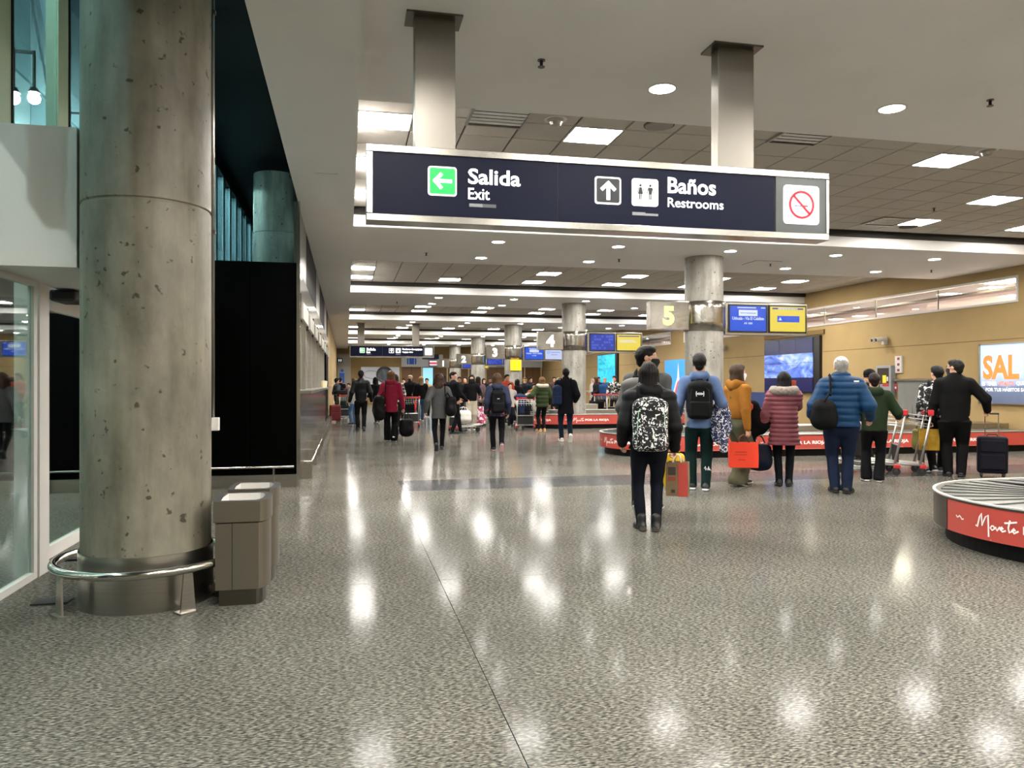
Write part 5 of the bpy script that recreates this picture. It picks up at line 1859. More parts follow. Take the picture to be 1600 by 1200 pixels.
    if hood or top.get('hood'):
        A = Soft((-0.25, -0.30, shz - 0.2), (0.25, 0.2, neckz + 0.16), max(vox, 0.011))
        A.ell((0, sp(neckz) - 0.075, neckz - 0.03), (0.125, 0.075, 0.075), 0.03)
        A.cap((-0.085, sp(neckz) + 0.02, neckz - 0.02), (-0.07, sp(neckz) - 0.09, neckz + 0.0), 0.042, 0.05, 0.03)
        A.cap((0.085, sp(neckz) + 0.02, neckz - 0.02), (0.07, sp(neckz) - 0.09, neckz + 0.0), 0.042, 0.05, 0.03)
        A.ell((0, sp(neckz) - 0.045, neckz + 0.06), (0.07, 0.045, 0.05), 0, sub=True)
        A.folds(0.005, 30, 1.0)
        A.build('hood', tm, T)
    if top.get('fur'):
        A = Soft((-0.30, -0.30, shz - 0.2), (0.30, 0.25, neckz + 0.22), max(vox, 0.011))
        pts = []
        for i in range(13):
            a = math.radians(-40 - 280 * i / 12 + 0)
            pts.append(Vector((0.135 * math.cos(a + PI / 2 + PI * .0), sp(neckz) - 0.02 + 0.115 * math.sin(a + PI / 2), neckz + 0.0)))
        pts = []
        for i in range(13):
            a = math.radians(150 + 240 * i / 12)
            pts.append(Vector((0.14 * math.cos(a), sp(neckz) - 0.03 + 0.11 * math.sin(a), neckz - 0.005 + 0.01 * math.sin(a))))
        for i in range(12):
            A.cap(pts[i], pts[i + 1], 0.055, 0.055, 0.02)
        A.fuzz(0.008, 130)
        A.build('fur_trim', cloth(top['fur'], 0.95, 0.2, 60), T)
    T['h'] = h
    info = dict(obj=T, sh=sh, elb=elb, wri=wri, hdir=hdir, shz=shz, neckz=neckz, hipz=hipz, k=k, tb=tb, build=build, back=(0.142 * build * k + tb) * top.get('depth', 0.72) + (0.02 if top.get('quilt') else 0.004), sp=sp, heading=math.radians(heading), x=x, y=y, hp=hp, HR=HR, hs=hs)
    del T['h']
    return info

def world_pt(P, p):
    c, s = math.cos(P['heading']), math.sin(P['heading'])
    return Vector((P['x'] + p[0] * c - p[1] * s, P['y'] + p[0] * s + p[1] * c, p[2]))
def hand_tip(P, i, d=0.085):
    """world position of the middle of the curled fingers"""
    return world_pt(P, P['wri'][i] + P['hdir'][i] * d * P['k'])

# ------------------------------------------------------------------ bags
def backpack(P, label, m, w=0.30, h=0.44, d=0.15, drop=0.02, pocket=None, strap=None, vox=0.012, logo=None, dx=0.0, cord=None):
    back = P['back'] - 0.012
    zt = P['shz'] - drop
    o = thing('backpack', label, 'backpack', (P['x'], P['y'], 0), P['heading'])
    yb = P['sp'](zt - h / 2) - back - d / 2 + 0.012
    A = Soft((dx - w / 2 - 0.05, yb - d / 2 - 0.09, zt - h - 0.05), (dx + w / 2 + 0.05, yb + d / 2 + 0.05, zt + 0.08), vox)
    A.box((dx, yb, zt - h / 2), (w / 2, d / 2, h / 2), 0.06)
    A.ell((dx, yb, zt - 0.05), (w / 2 * 0.86, d / 2, 0.085), 0.05)
    A.folds(0.003, 25, 2)
    body = A.build('bag_body', m, o)
    A = Soft((dx - w / 2, yb - d / 2 - 0.08, zt - h - 0.02), (dx + w / 2, yb, zt - h * .35), vox)
    A.box((dx, yb - d / 2 - 0.012, zt - h * .72), (w / 2 * .82, 0.035, h * .22), 0.03)
    A.build('pocket', pocket or m, o)
    sm = strap or cloth('#15161a')
    for s in (-1, 1):
        x = dx + s * w * 0.30
        xs_ = s * min(abs(x), 0.12)
        f = P['sp'](P['shz'])
        fr = 0.10 * P['build'] * P['k'] + P['tb'] + 0.012
        tz = P['shz'] + 0.052 * P['k'] + P['tb'] * 0.8
        MB().tube([(xs_, yb + d / 2 - 0.02, zt - 0.04), (xs_, f - back * 0.72, tz - 0.01), (xs_, f, tz + 0.012), (xs_, f + fr * 0.8, tz - 0.06), (s * 0.14, f + fr * .85, zt - h * 0.45), (s * 0.165, f - 0.02, zt - h * 0.8), (x, yb + d / 2, zt - h * 0.88)],
                  0.026, 6, False, 0.3).build('strap', sm, o, smooth=True)
    MB().tube([(dx - 0.035, yb, zt + 0.01), (dx - 0.03, yb, zt + 0.045), (dx + 0.03, yb, zt + 0.045), (dx + 0.035, yb, zt + 0.01)], 0.009, 6).build('grab_handle', sm, o, smooth=True)
    MB().tube([(dx - w * .4, yb - d * .46, zt - h * .62), (dx - w * .36, yb - d * .5, zt - h * .2), (dx, yb - d * .50, zt - h * .03), (dx + w * .36, yb - d * .5, zt - h * .2), (dx + w * .4, yb - d * .46, zt - h * .62)],
              0.0045, 5).build('zip', cord or mat('zip_dark', '#2c2e32', 0.4, 0.4), o)
    if logo:
        lx = MB()
        for st in logo:
            lx.tube([(dx + p[0], yb - d / 2 - 0.004, zt - h * 0.30 + p[1]) for p in st], 0.006, 6, False, 1.0)
        lx.build('emblem', mat('emblem_white', '#f2f2f2', 0.5), o)
    return o

def carry_bag(label, pos, w, h, d, m, rz=0.0, side_m=None, handle_m=None, hl=0.14, soft=False, vox=0.012, cat='bag', marks=()):
    """bag hanging from pos (the hand); top of the bag is hl below"""
    o = thing('carrier_bag', label, cat, (pos[0], pos[1], pos[2] - hl - h), rz)
    if soft:
        A = Soft((-w / 2 - 0.06, -d / 2 - 0.06, -0.03), (w / 2 + 0.06, d / 2 + 0.06, h + 0.1), vox)
        A.box((0, 0, h * .46), (w / 2, d / 2, h * .46), min(d, w) * 0.42)
        A.ell((0, 0, h * .3), (w * .52, d * .55, h * .3), 0.05)
        A.folds(0.006, 26, 4)
        A.build('bag_body', m, o)
    else:
        tap = 0.985
        vs_ = []
        for z, s in ((0, 1.0), (h * .5, 1.02), (h, tap)):
            vs_ += [(-w / 2 * s, -d / 2 * s, z), (w / 2 * s, -d / 2 * s, z), (w / 2 * s, d / 2 * s, z), (-w / 2 * s, d / 2 * s, z)]
        for (sc, z) in ((0.93, h), (0.9, 0.02)):
            vs_ += [(-w / 2 * sc, -d / 2 * sc, z), (w / 2 * sc, -d / 2 * sc, z), (w / 2 * sc, d / 2 * sc, z), (-w / 2 * sc, d / 2 * sc, z)]
        fs = [(3, 2, 1, 0)]
        for r in range(4):
            for i in range(4):
                j = (i + 1) % 4
                fs.append((4 * r + i, 4 * r + j, 4 * r + 4 + j, 4 * r + 4 + i))
        fs.append((16, 17, 18, 19))
        MB().add(vs_, fs).build('bag_body', m, o)
        if side_m:
            MB().add([(-w / 2 - .002, -d / 2, 0.004), (-w / 2 - .002, d / 2, .004), (-w / 2 * 1.02 - .002, d / 2 * 1.02, h * .5), (-w / 2 * tap - .002, d / 2, h - .004), (-w / 2 * tap - .002, -d / 2, h - .004), (-w / 2 * 1.02 - .002, -d / 2 * 1.02, h * .5)],
                     [(0, 1, 2, 3, 4, 5)]).build('side_print', side_m, o)
    hm = handle_m or m
    for s in (-1, 1):
        yy = s * d * 0.42
        pts = [(-w * .22, yy, h - 0.02), (-w * .12, yy * .5, h + hl * .7), (0, yy * .12, h + hl), (w * .12, yy * .5, h + hl * .7), (w * .22, yy, h - 0.02)]
        MB().tube(pts, 0.009, 6).build('handle', hm, o, smooth=True)
    for (mx, x0, x1, z0, z1) in marks:
        MB().box(x0 * w, x1 * w, -d / 2 * 1.03 - 0.003, -d / 2 * 1.03, z0 * h, z1 * h).build('print_mark', mx, o)
    return o

def shoulder_bag(P, label, side, m, w=0.34, h=0.34, d=0.16, zt=None, dy=0.0, cross=False, vox=0.014, xin=0.0):
    """bag hung from one shoulder, resting on the hip of that side; side -1 left, +1 right"""
    o = thing('shoulder_bag', label, 'bag', (P['x'], P['y'], 0), P['heading'])
    zt = zt or P['hipz'] + 0.28
    hx = side * (0.14 * P['build'] * P['k'] + P['tb'] + d * .42 - xin)
    A = Soft((hx - d, dy - w / 2 - .08, zt - h - .08), (hx + d, dy + w / 2 + .08, zt + .08), vox)
    A.box((hx, dy, zt - h / 2), (d / 2, w / 2, h / 2), d * .4)
    A.ell((hx, dy, zt - h * .65), (d * .56, w * .52, h * .33), 0.05)
    A.folds(0.006, 24, 3)
    A.build('bag_body', m, o)
    sx = side * (-0.5 if cross else 0.75) * abs(P['sh'][0].x)
    tz = P['shz'] + 0.06 * P['k'] + P['tb']
    bk = P['back'] + 0.012
    fr = 0.10 * P['build'] * P['k'] + P['tb'] + 0.012
    sm = cloth('#101012')
    MB().tube([(hx, dy - w * .4, zt - .04), (hx * .35 + sx * .65, min(dy - w * .2, -bk), zt + .07), (sx, -bk, P['shz'] - .16), (sx, -bk * .97, P['shz'] - .08), (sx, -bk * .62, tz - .01), (sx, 0, tz + .012), (sx, fr * .8, tz - .05), (sx, fr, P['shz'] - .14), (hx * .8 + sx * .2, max(fr, dy + .1), zt + .12), (hx, dy + w * .4, zt - .04)],
              0.017, 6, False, 0.4).build('strap', sm, o, smooth=True)
    return o

def suitcase(label, x, y, rz, m, w=0.40, h=0.58, d=0.24, handle=0.42, z0=0.0):
    t = thing('suitcase', label, 'suitcase', (x, y, z0), rz)
    MB().box(-w / 2, w / 2, -d / 2, d / 2, 0.06, 0.06 + h).build('shell', m, t, bevel=0.04, seg=3)
    MB().box(-w * .4, w * .4, -d / 2 - 0.03, -d / 2, 0.12, 0.06 + h * .52).build('front_pocket', m, t, bevel=0.02)
    MB().box(-w * .4, w * .4, -d / 2 - 0.022, -d / 2, 0.08 + h * .55, 0.04 + h * .94).build('top_pocket', m, t, bevel=0.02)
    for sx in (-1, 1):
        for sy in (-1, 1):
            wl = MB().cyl((sx * w * .36 - .012, sy * d * .34, 0.026), (sx * w * .36 + .012, sy * d * .34, 0.026), 0.026, None, 12).build('wheel', M['rubber'], t)
            MB().box(sx * w * .36 - .018, sx * w * .36 + .018, sy * d * .34 - .02, sy * d * .34 + .02, 0.035, 0.075).build('wheel_fork', M['rubber'], wl)
        if handle:
            MB().cyl((sx * w * .22, d * .32, 0.06 + h - .02), (sx * w * .22, d * .32, 0.06 + h + handle), 0.008, None, 8).build('handle_tube', M['chrome'], t)
    if handle:
        MB().tube([(-w * .24, d * .32, .06 + h + handle), (w * .24, d * .32, .06 + h + handle)], 0.014, 8).build('grip', M['rubber'], t)
    MB().tube([(-.07, 0, .06 + h), (-.06, 0, .06 + h + .03), (.06, 0, .06 + h + .03), (.07, 0, .06 + h)], 0.009, 6).build('carry_handle', M['rubber'], t)
    return t

def trolley(label, x, y, rz, panel=None, red='#b8222a'):
    """airport baggage trolley, pushed towards local +y; handle at -y"""
    t = thing('baggage_trolley', label, 'trolley', (x, y, 0), rz)
    al = mat('trolley_aluminium', '#b4b4b0', 0.35, 0.8)
    rd = mat('trolley_red', red, 0.4)
    for s in (-1, 1):
        MB().tube([(s * .25, -.34, .17), (s * .25, -.42, .55), (s * .25, -.50, .98)], 0.022, 8, False, 0.7).build('upright', al, t, smooth=True)
        MB().tube([(s * .27, -.36, .16), (s * .22, .15, .19), (s * .12, .52, .23)], 0.017, 8).build('side_rail', al, t, smooth=True)
        MB().box(s * .27 - .035, s * .27 + .035, -.42, -.33, .11, .17).build('bumper', rd, t, bevel=0.012)
        for yy in (-.36,):
            w = MB().cyl((s * .27 - .018, yy, .062), (s * .27 + .018, yy, .062), .062, None, 16).build('wheel', M['rubber'], t)
            MB().box(s * .27 - .028, s * .27 + .028, yy - .02, yy + .02, .06, .15).build('fork', M['steel_dark'], w)
        MB().box(s * .25 - .03, s * .25 + .03, -.53, -.45, .93, 1.02).build('handle_block', rd, t, bevel=0.015)
    MB().tube([(-.27, -.50, .985), (.27, -.50, .985)], 0.022, 10).build('handle_bar', rd, t, smooth=True)
    for i in range(5):
        xx = -.16 + .08 * i
        MB().tube([(xx, -.36, .17), (xx * .6, .50, .24)], 0.009, 6).build('deck_bar', al, t)
    MB().tube([(-.25, -.36, .17), (.25, -.36, .17)], 0.016, 8).build('cross_bar', al, t)
    MB().tube([(-.12, .52, .23), (-.12, .55, .34), (.12, .55, .34), (.12, .52, .23)], 0.015, 8).build('nose_bar', rd, t)
    MB().tube([(-.25, -.41, .46), (.25, -.41, .46)], 0.014, 8).build('cross_bar', al, t)
    MB().box(-.235, .235, -.405, -.395, .20, .45).build('back_board', panel or M['rubber'], t)
    for z in (.80, .86, .92):
        MB().tube([(-.24, -.46, z), (-.24, -.26, z + .02), (.24, -.26, z + .02), (.24, -.46, z)], 0.006, 6).build('basket_wire', al, t)
    for i in range(6):
        xx = -.2 + .08 * i
        MB().tube([(xx, -.27, .94), (xx, -.27, .78), (xx, -.45, .76)], 0.004, 5).build('basket_wire', al, t)
    w = MB().cyl((-.02, .40, .07), (.02, .40, .07), .07, None, 16).build('front_wheel', M['rubber'], t)
    MB().tube([(0, .40, .07), (0, .36, .16), (0, .38, .22)], 0.014, 6).build('fork', M['steel_dark'], w)
    return t

# ------------------------------------------------------------------ printed cloths
def print_mat(key, bg, fg, scale, t0, t1, stretch=(1, 1, 1), dist=0.6, rough=0.8):
    m, nt, b = nodes_of(key)
    tc = nd(nt, 'ShaderNodeTexCoord')
    mp = nd(nt, 'ShaderNodeMapping')
    mp.inputs['Scale'].default_value = stretch
    nt.links.new(tc.outputs['Object'], mp.inputs[0])
    n = nd(nt, 'ShaderNodeTexNoise')
    n.inputs['Scale'].default_value = scale
    n.inputs['Detail'].default_value = 1.0
    n.inputs['Distortion'].default_value = dist
    nt.links.new(mp.outputs[0], n.inputs['Vector'])
    r = ramp(nt, [(t0, bg), (t1, fg)])
    nt.links.new(n.outputs[0], r.inputs[0])
    nt.links.new(r.outputs[0], b.inputs['Base Color'])
    b.inputs['Roughness'].default_value = rough
    return m
FLORAL = print_mat('floral_print', '#0c0c0e', '#e6e6e2', 26, 0.56, 0.60, dist=1.6)
LETTERS = print_mat('letter_print', '#1b2750', '#e4e6ec', 20, 0.55, 0.58, dist=2.4)
LEAFY = print_mat('leaf_print', '#0a0a0c', '#c8c8c4', 10, 0.55, 0.6, (1, 1, 1.4), 1.4)
NAVYRED = print_mat('navy_red_print', '#1a2440', '#a02a34', 7, 0.66, 0.69, dist=0.5)
STRIPE = print_mat('red_stripe', '#a8242a', '#1c1a1c', 14, 0.5, 0.55, (0.2, 0.2, 1), 0.2)
m, nt, b_ = nodes_of('plaid')
tc = nd(nt, 'ShaderNodeTexCoord')
sp_ = nd(nt, 'ShaderNodeSeparateXYZ')
nt.links.new(tc.outputs['Object'], sp_.inputs[0])
outs = []
for ax, off in ((0, 0.0), (2, 0.2)):
    mu = nd(nt, 'ShaderNodeMath', operation='MULTIPLY')
    mu.inputs[1].default_value = 9
    nt.links.new(sp_.outputs[ax], mu.inputs[0])
    fr = nd(nt, 'ShaderNodeMath', operation='FRACT')
    nt.links.new(mu.outputs[0], fr.inputs[0])
    gt = nd(nt, 'ShaderNodeMath', operation='GREATER_THAN')
    gt.inputs[1].default_value = 0.74
    nt.links.new(fr.outputs[0], gt.inputs[0])
    outs.append(gt)
ad = nd(nt, 'ShaderNodeMath', operation='ADD')
nt.links.new(outs[0].outputs[0], ad.inputs[0])
nt.links.new(outs[1].outputs[0], ad.inputs[1])
r = ramp(nt, [(0.0, '#17171a'), (0.5, '#8a8884'), (1.0, '#d8d6d0')])
dv = nd(nt, 'ShaderNodeMath', operation='MULTIPLY')
dv.inputs[1].default_value = 0.5
nt.links.new(ad.outputs[0], dv.inputs[0])
nt.links.new(dv.outputs[0], r.inputs[0])
nt.links.new(r.outputs[0], b_.inputs['Base Color'])
PLAID = m
PAPER = mat('kraft_paper', '#6e5a3e', 0.8, var=0.1, vscale=10)
RED_BAG = mat('red_paper', '#a83a30', 0.6, var=0.1, vscale=10)
ORANGE = mat('orange_paper', '#f03c14', 0.55)
YELLOW = mat('yellow_plastic', '#e0b408', 0.4)
GOLD = mat('gold_foil', '#b08a2c', 0.3, 0.6, var=0.3, vscale=14)
STAND = ((-0.085, 0.02, 0, 0, -8), (0.085, -0.02, 0, 0, 8))

# ------------------------------------------------------------------ the travellers nearest the camera
# woman with the floral backpack
P = person('woman in black puffer jacket with black and white floral backpack, nearest the camera', 2.87, 7.0, -14, 1.62, 1.18,
           dict(c='#121215', b=0.035, hem=0.50, quilt=0.105, rough=0.6, collar=0.03, hood=True), dict(c='#10131f', b=0.014, fold=0.004),
           ('#0b0b0c', '#3c352e', 'boot'), ('#17100e', 'bob'), feet=((-0.09, 0.0, 0, 0, -6), (0.085, -0.03, 0, 0, 8)),
           hands=((-0.25, 0.07, 0.85), (0.26, 0.06, 0.80)), curl=(0.6, 1.1), head_yaw=8)
backpack(P, 'black backpack with white flower print on the nearest woman', FLORAL, 0.33, 0.48, 0.16, 0.05, cord=mat('mint_cord', '#9cc4ac', 0.6), dx=-0.02)
p = hand_tip(P, 1)
carry_bag('kraft paper bag with a red side hanging from the nearest woman\'s right hand', (p.x + 0.02, p.y - 0.02, p.z), 0.21, 0.33, 0.14, PAPER, math.radians(-32),
          handle_m=mat('cord', '#c8b89a', 0.7), hl=0.07, marks=((RED_BAG, 0.06, 0.5, 0.0, 0.985), (mat('kraft_dark', '#3a2c20', 0.8), -0.4, -0.05, 0.62, 0.86), (mat('kraft_red', '#7c3a28', 0.8), -0.4, -0.05, 0.45, 0.58), (mat('kraft_dark', '#3a2c20', 0.8), -0.25, -0.08, 0.1, 0.2)))
# man in profile behind her
P = person('tall dark-haired man in black mask and grey top, in profile behind the nearest woman', 3.24, 7.95, -28, 1.83, 1.0,
           dict(c='#6a6a68', b=0.03, hem=0.46), dict(c='#15171c', b=0.02), ('#0e0e10', '#d8d8d4', 'shoe'), ('#15100d', 'short'),
           feet=((-0.09, -0.20, 0, 28, 0), (0.09, 0.15, 0, 0, 5)), head_yaw=88, mask='#0c0c0e', hands=((-0.27, 0.15, 1.0), (0.20, 0.05, 0.86)), curl=(0.5, 1.0))
backpack(P, 'plain grey backpack on the tall man, half hidden at the left', mat('grey_nylon', '#5c5b58', 0.7, var=0.08), 0.32, 0.50, 0.18, 0.03, dx=-0.10)
p = hand_tip(P, 1)
carry_bag('yellow plastic bag hanging behind the nearest woman\'s arm', (p.x + 0.05, p.y - 0.1, p.z - 0.02), 0.22, 0.44, 0.12, YELLOW, math.radians(-20), hl=0.06, soft=True,
          marks=((mat('red_mark', '#a02818', 0.6), 0.2, 0.42, 0.08, 0.16),))
# young man in the blue hoodie
P = person('young man in light blue hoodie and dark green track pants, seen from behind', 4.62, 9.52, -24, 1.82, 1.0,
           dict(c='#6d86b4', b=0.032, hem=0.455, hood=True, name='hoodie'), dict(c='#0f2a28', b=0.022), ('#141416', '#e8e8e8', 'shoe'), ('#120e0c', 'short'), 'b',
           feet=((-0.10, 0.05, 0, 0, -5), (0.09, -0.04, 0, 0, 6)), hands=((-0.27, 0.14, 1.02), (0.27, 0.16, 1.06)), curl=(0.7, 0.9))
backpack(P, 'black backpack with a white emblem on the young man in blue', cloth('#111214', 0.7), 0.31, 0.48, 0.17, 0.04,
         logo=[[(-0.045, 0.03), (-0.05, 0.0), (-0.02, -0.01), (0.02, -0.01), (0.05, 0.0), (0.045, 0.03)], [(-0.045, -0.035), (-0.05, -0.005), (-0.02, 0.006), (0.02, 0.006), (0.05, -0.005), (0.045, -0.035)]])
o = thing('draped_jacket', 'navy jacket with white letter print draped over the young man\'s right arm', 'jacket', (P['x'], P['y'], 0), P['heading'])
A = Soft((0.08, -0.25, 0.45), (0.50, 0.38, 1.30), 0.012)
A.box((0.285, 0.02, 0.98), (0.085, 0.15, 0.22), 0.07)
A.cap((0.27, -0.04, 1.0), (0.25, -0.08, 0.72), 0.12, 0.10, 0.05, ((0, 1, 0), 0.6))
A.cap((0.32, 0.06, 0.9), (0.33, 0.02, 0.66), 0.10, 0.06, 0.04, ((0, 1, 0), 0.6))
A.folds(0.016, 24, 1.4)
A.build('cloth_fall', LETTERS, o)
A = Soft((0.08, -0.25, 0.4), (0.50, 0.3, 1.0), 0.012)
A.cap((0.30, -0.06, 0.85), (0.31, -0.05, 0.56), 0.055, 0.05, 0.02)
A.folds(0.008, 24, 2.4)
A.build('sleeve', LETTERS, o)
lg = MB()
for st in ([(0, .02), (.012, .05), (.02, .0), (.03, .03), (.042, .0), (.05, .028)], [(.055, .05), (.06, 0), (.075, .025), (.065, .01), (.085, 0)]):
    lg.tube([(0.06 + p[0], -0.112, 0.28 + p[1]) for p in st], 0.005, 5)
lg.build('leg_lettering', mat('emblem_white', '#f2f2f2', 0.5), P['obj'])
# woman in the mustard hoodie
P = person('woman in mustard hoodie, olive wide trousers and white mask, facing right', 5.36, 9.85, -78, 1.69, 0.95,
           dict(c='#b4762a', b=0.028, hem=0.555, hood=True, name='hoodie'), dict(c='#6c6c52', b=0.034, flare=0.05, knee=0.012, fold=0.006), ('#15130f', '#a89c88', 'shoe'), ('#5a4230', 'long'),
           feet=((-0.08, 0.10, 0, 0, 0), (0.085, -0.12, 0, 18, 0)), hands=((-0.22, 0.14, 0.92), (0.27, -0.06, 0.80)), curl=(0.8, 1.1), head_yaw=10, mask='#e2e2e0')
p = hand_tip(P, 1)
carry_bag('bright orange carrier bag hanging from the mustard-hoodie woman\'s hand', (p.x - 0.10, p.y - 0.05, p.z), 0.38, 0.34, 0.10, ORANGE, math.radians(-20), hl=0.10,
          handle_m=mat('dark_cord', '#5a2a1c', 0.7), marks=((mat('orange_mark', '#b82c10', 0.6), -0.3, 0.1, 0.60, 0.64), (mat('orange_mark', '#b82c10', 0.6), -0.32, 0.12, 0.50, 0.53), (mat('orange_mark', '#b82c10', 0.6), -0.2, 0.05, 0.30, 0.33)))
o = thing('carried_coat', 'black coat with a red tag carried on the mustard-hoodie woman\'s far side', 'coat', (5.62, 9.9, 0), -0.6)
A = Soft((-0.2, -0.2, 0.35), (0.3, 0.2, 1.3), 0.013)
A.cap((0.0, 0, 1.08), (0.10, 0, 0.85), 0.10, 0.13, 0.05, ((0, 1, 0), 0.6))
A.cap((0.02, 0, 0.9), (-0.06, 0, 0.46), 0.10, 0.05, 0.05, ((0, 1, 0), 0.6))
A.folds(0.014, 22, 3)
A.build('cloth_fall', cloth('#0d0d10'), o)
MB().sphere((-0.02, -0.085, 1.10), (0.035, 0.015, 0.05), 10, 7).build('red_tag', mat('tag_red', '#b82424', 0.4), o, smooth=True)
# woman in the pink coat
P = person('woman in long pink quilted coat with a pale fur hood, seen from behind', 5.95, 9.64, -30, 1.58, 1.02,
           dict(c='#a4606a', b=0.035, hem=0.375, quilt=0.062, aline=0.045, fur='#b9aea4', rough=0.55, name='coat', hood=True), dict(c='#101318', b=0.014),
           ('#0c0c0e', '#1a1a1c', 'shoe'), ('#0c0a0a', 'bob'), feet=((-0.085, 0.0, 0, 0, -8), (0.085, 0.01, 0, 0, 8)),
           hands=((-0.31, 0.06, 0.76), (0.10, 0.24, 1.34)), curl=(1.1, 0.9), elbow=(None, (0.35, -0.2, -1)), head_yaw=12, head_pitch=-8)
o = thing('mobile_phone', 'orange-cased phone held up at the pink-coat woman\'s face', 'phone', tuple(world_pt(P, Vector((0.125, 0.17, 1.40)))), P['heading'])
MB().box(-0.04, 0.04, -0.006, 0.006, -0.07, 0.07).build('case', mat('phone_case', '#b0401c', 0.5), o, bevel=0.006)
MB().box(-0.036, 0.036, 0.006, 0.007, -0.065, 0.065).build('glass', M['screen_black'], o)
p = hand_tip(P, 0)
carry_bag('soft navy shopping bag hanging from the pink-coat woman\'s left hand', (p.x, p.y, p.z), 0.33, 0.40, 0.18, cloth('#1a2438', 0.6), math.radians(-30), hl=0.09, soft=True)
q = thing('handbag', 'small grey handbag held beside the navy shopping bag', 'handbag', (p.x - 0.12, p.y + 0.10, p.z - 0.28), -0.4)
A = Soft((-0.2, -0.14, -0.03), (0.2, 0.14, 0.26), 0.012)
A.box((0, 0, 0.11), (0.14, 0.06, 0.10), 0.05)
A.folds(0.006, 28, 2)
A.build('bag_body', mat('grey_leather', '#6e6a68', 0.4, var=0.1, vscale=12), q)
MB().tube([(-.09, 0, .19), (-.05, 0, .27), (.05, 0, .27), (.09, 0, .19)], .008, 6).build('handle', M['rubber'], q, smooth=True)
# old man in the blue puffer jacket
P = person('heavyset man in blue puffer jacket, white cap and jeans, walking away', 6.32, 8.9, -30, 1.76, 1.30,
           dict(c='#1d4a76', b=0.045, hem=0.50, quilt=0.085, rough=0.5, collar=0.02, depth=0.8), dict(c='#18243c', b=0.026), ('#0e0e10', '#17171a', 'shoe'), ('#c9c4bc', 'short'),
           feet=((-0.09, -0.02, 0, 0, -8), (0.10, -0.08, 0, 0, 20)), hands=((-0.36, 0.14, 1.02), (0.36, 0.10, 0.98)), curl=(0.6, 0.6), hat=('#ffffff', 'cap'))
shoulder_bag(P, 'black shoulder bag on the left hip of the man in blue', -1, cloth('#0c0c0e', 0.7), 0.20, 0.40, 0.30, zt=1.23, dy=-0.24, xin=0.13)
MB().box(0.13, 0.19, -0.222, -0.214, 1.445, 1.465).build('chest_label', mat('emblem_white', '#f2f2f2', 0.5), P['obj'])
# woman in the green hoodie
P = person('short-haired woman in dark green hoodie and black trousers with a cane', 7.50, 9.80, -36, 1.57, 1.18,
           dict(c='#2c3c26', b=0.035, hem=0.47, hood=True, name='hoodie'), dict(c='#0c0c0e', b=0.022, flare=0.025), ('#101012', '#d8d8d6', 'shoe'), ('#2c1a14', 'short'),
           feet=((-0.14, 0.02, 0, 0, -12), (0.08, -0.05, 0, 0, 6)), hands=((-0.30, 0.12, 0.84), (0.33, 0.26, 0.94)), curl=(1.0, 0.8), head_yaw=-5)
p = hand_tip(P, 0)
o = thing('walking_cane', 'thin dark walking cane at the green-hoodie woman\'s left side', 'cane', (p.x, p.y, 0))
MB().tube([(0, 0, 0.03), (0, 0, p.z)], 0.010, 8).build('shaft', mat('cane_dark', '#231a14', 0.4), o, smooth=True)
MB().tube([(0.04, 0.03, p.z + .005), (0, 0, p.z + 0.005), (-0.05, -0.03, p.z + .005)], 0.012, 8).build('grip', M['rubber'], o, smooth=True)
MB().cyl((0, 0, 0), (0, 0, 0.04), 0.016, None, 10).build('ferrule', M['rubber'], o)
# person half hidden behind her
person('person in dark jacket and black beanie half hidden behind the green hoodie', 8.75, 11.55, 30, 1.66, 1.05, dict(c='#26262a', b=0.03, hem=0.48, hood=True), dict(c='#121214'),
       hair=('#1a1412', 'short'), hat=('#0c0c0e', 'beanie'), feet=STAND, vox=0.015)
# man with the wheeled case
P = person('large man in black jacket pulling a dark suitcase, head turned left', 9.12, 10.08, -40, 1.79, 1.30,
           dict(c='#0e0e10', b=0.035, hem=0.47, collar=0.03), dict(c='#0a0a0c', b=0.03), ('#0e0e10', '#17171a', 'shoe'), ('#2c2622', 'receding'),
           feet=((-0.10, 0.02, 0, 0, -8), (0.10, 0.0, 0, 0, 8)), hands=((-0.33, 0.08, 0.86), (0.44, 0.20, 1.02)), curl=(1.1, 1.1), head_yaw=-62, mask='#17171a', elbow=(None, (0.6, -0.6, -0.3)))
gl = MB()
for s in (-1, 1):
    pts = []
    for i in range(13):
        a = 2 * PI * i / 12
        pts.append((s * 0.033 + 0.026 * math.cos(a), 0.094, 0.124 + 0.018 * math.sin(a)))
    gl.tube(pts, 0.002, 4)
    gl.tube([(s * .06, .09, .128), (s * .08, .0, .126)], 0.002, 4)
gl.map(lambda a, b, c: tuple(P['hp'] + P['HR'] @ Vector((a, b, c)) * P['hs'])).build('glasses', M['rubber'], P['obj'])
wp = hand_tip(P, 1)
suitcase('dark soft suitcase on wheels held by the man in black', wp.x + 0.02, wp.y - 0.06, P['heading'], cloth('#15131f', 0.7), 0.40, 0.56, 0.24, wp.z - 0.62)
p = hand_tip(P, 0)
carry_bag('gold foil bag hanging from the left hand of the man in black', (p.x, p.y, p.z), 0.28, 0.33, 0.11, GOLD, math.radians(-35), hl=0.07, handle_m=M['rubber'], soft=False)
P = person('person in black and white printed top mostly hidden beside the man in black', 9.27, 10.62, -35, 1.70, 1.05,
           dict(mat=LEAFY, b=0.03, hem=0.48), dict(c='#0b0b0d', b=0.02), ('#101012', '#e8e8e6', 'shoe'), ('#141010', 'short'), curl=(1.0, 0.5),
           feet=((-0.12, -0.22, 0, 12, -30), (0.09, 0.12, 0, 0, 5)), head_yaw=-30, vox=0.013)
backpack(P, 'black backpack with pale leaf print beside the man in black', LEAFY, 0.30, 0.46, 0.16, 0.03, dx=-0.05)
p = P['obj'].location
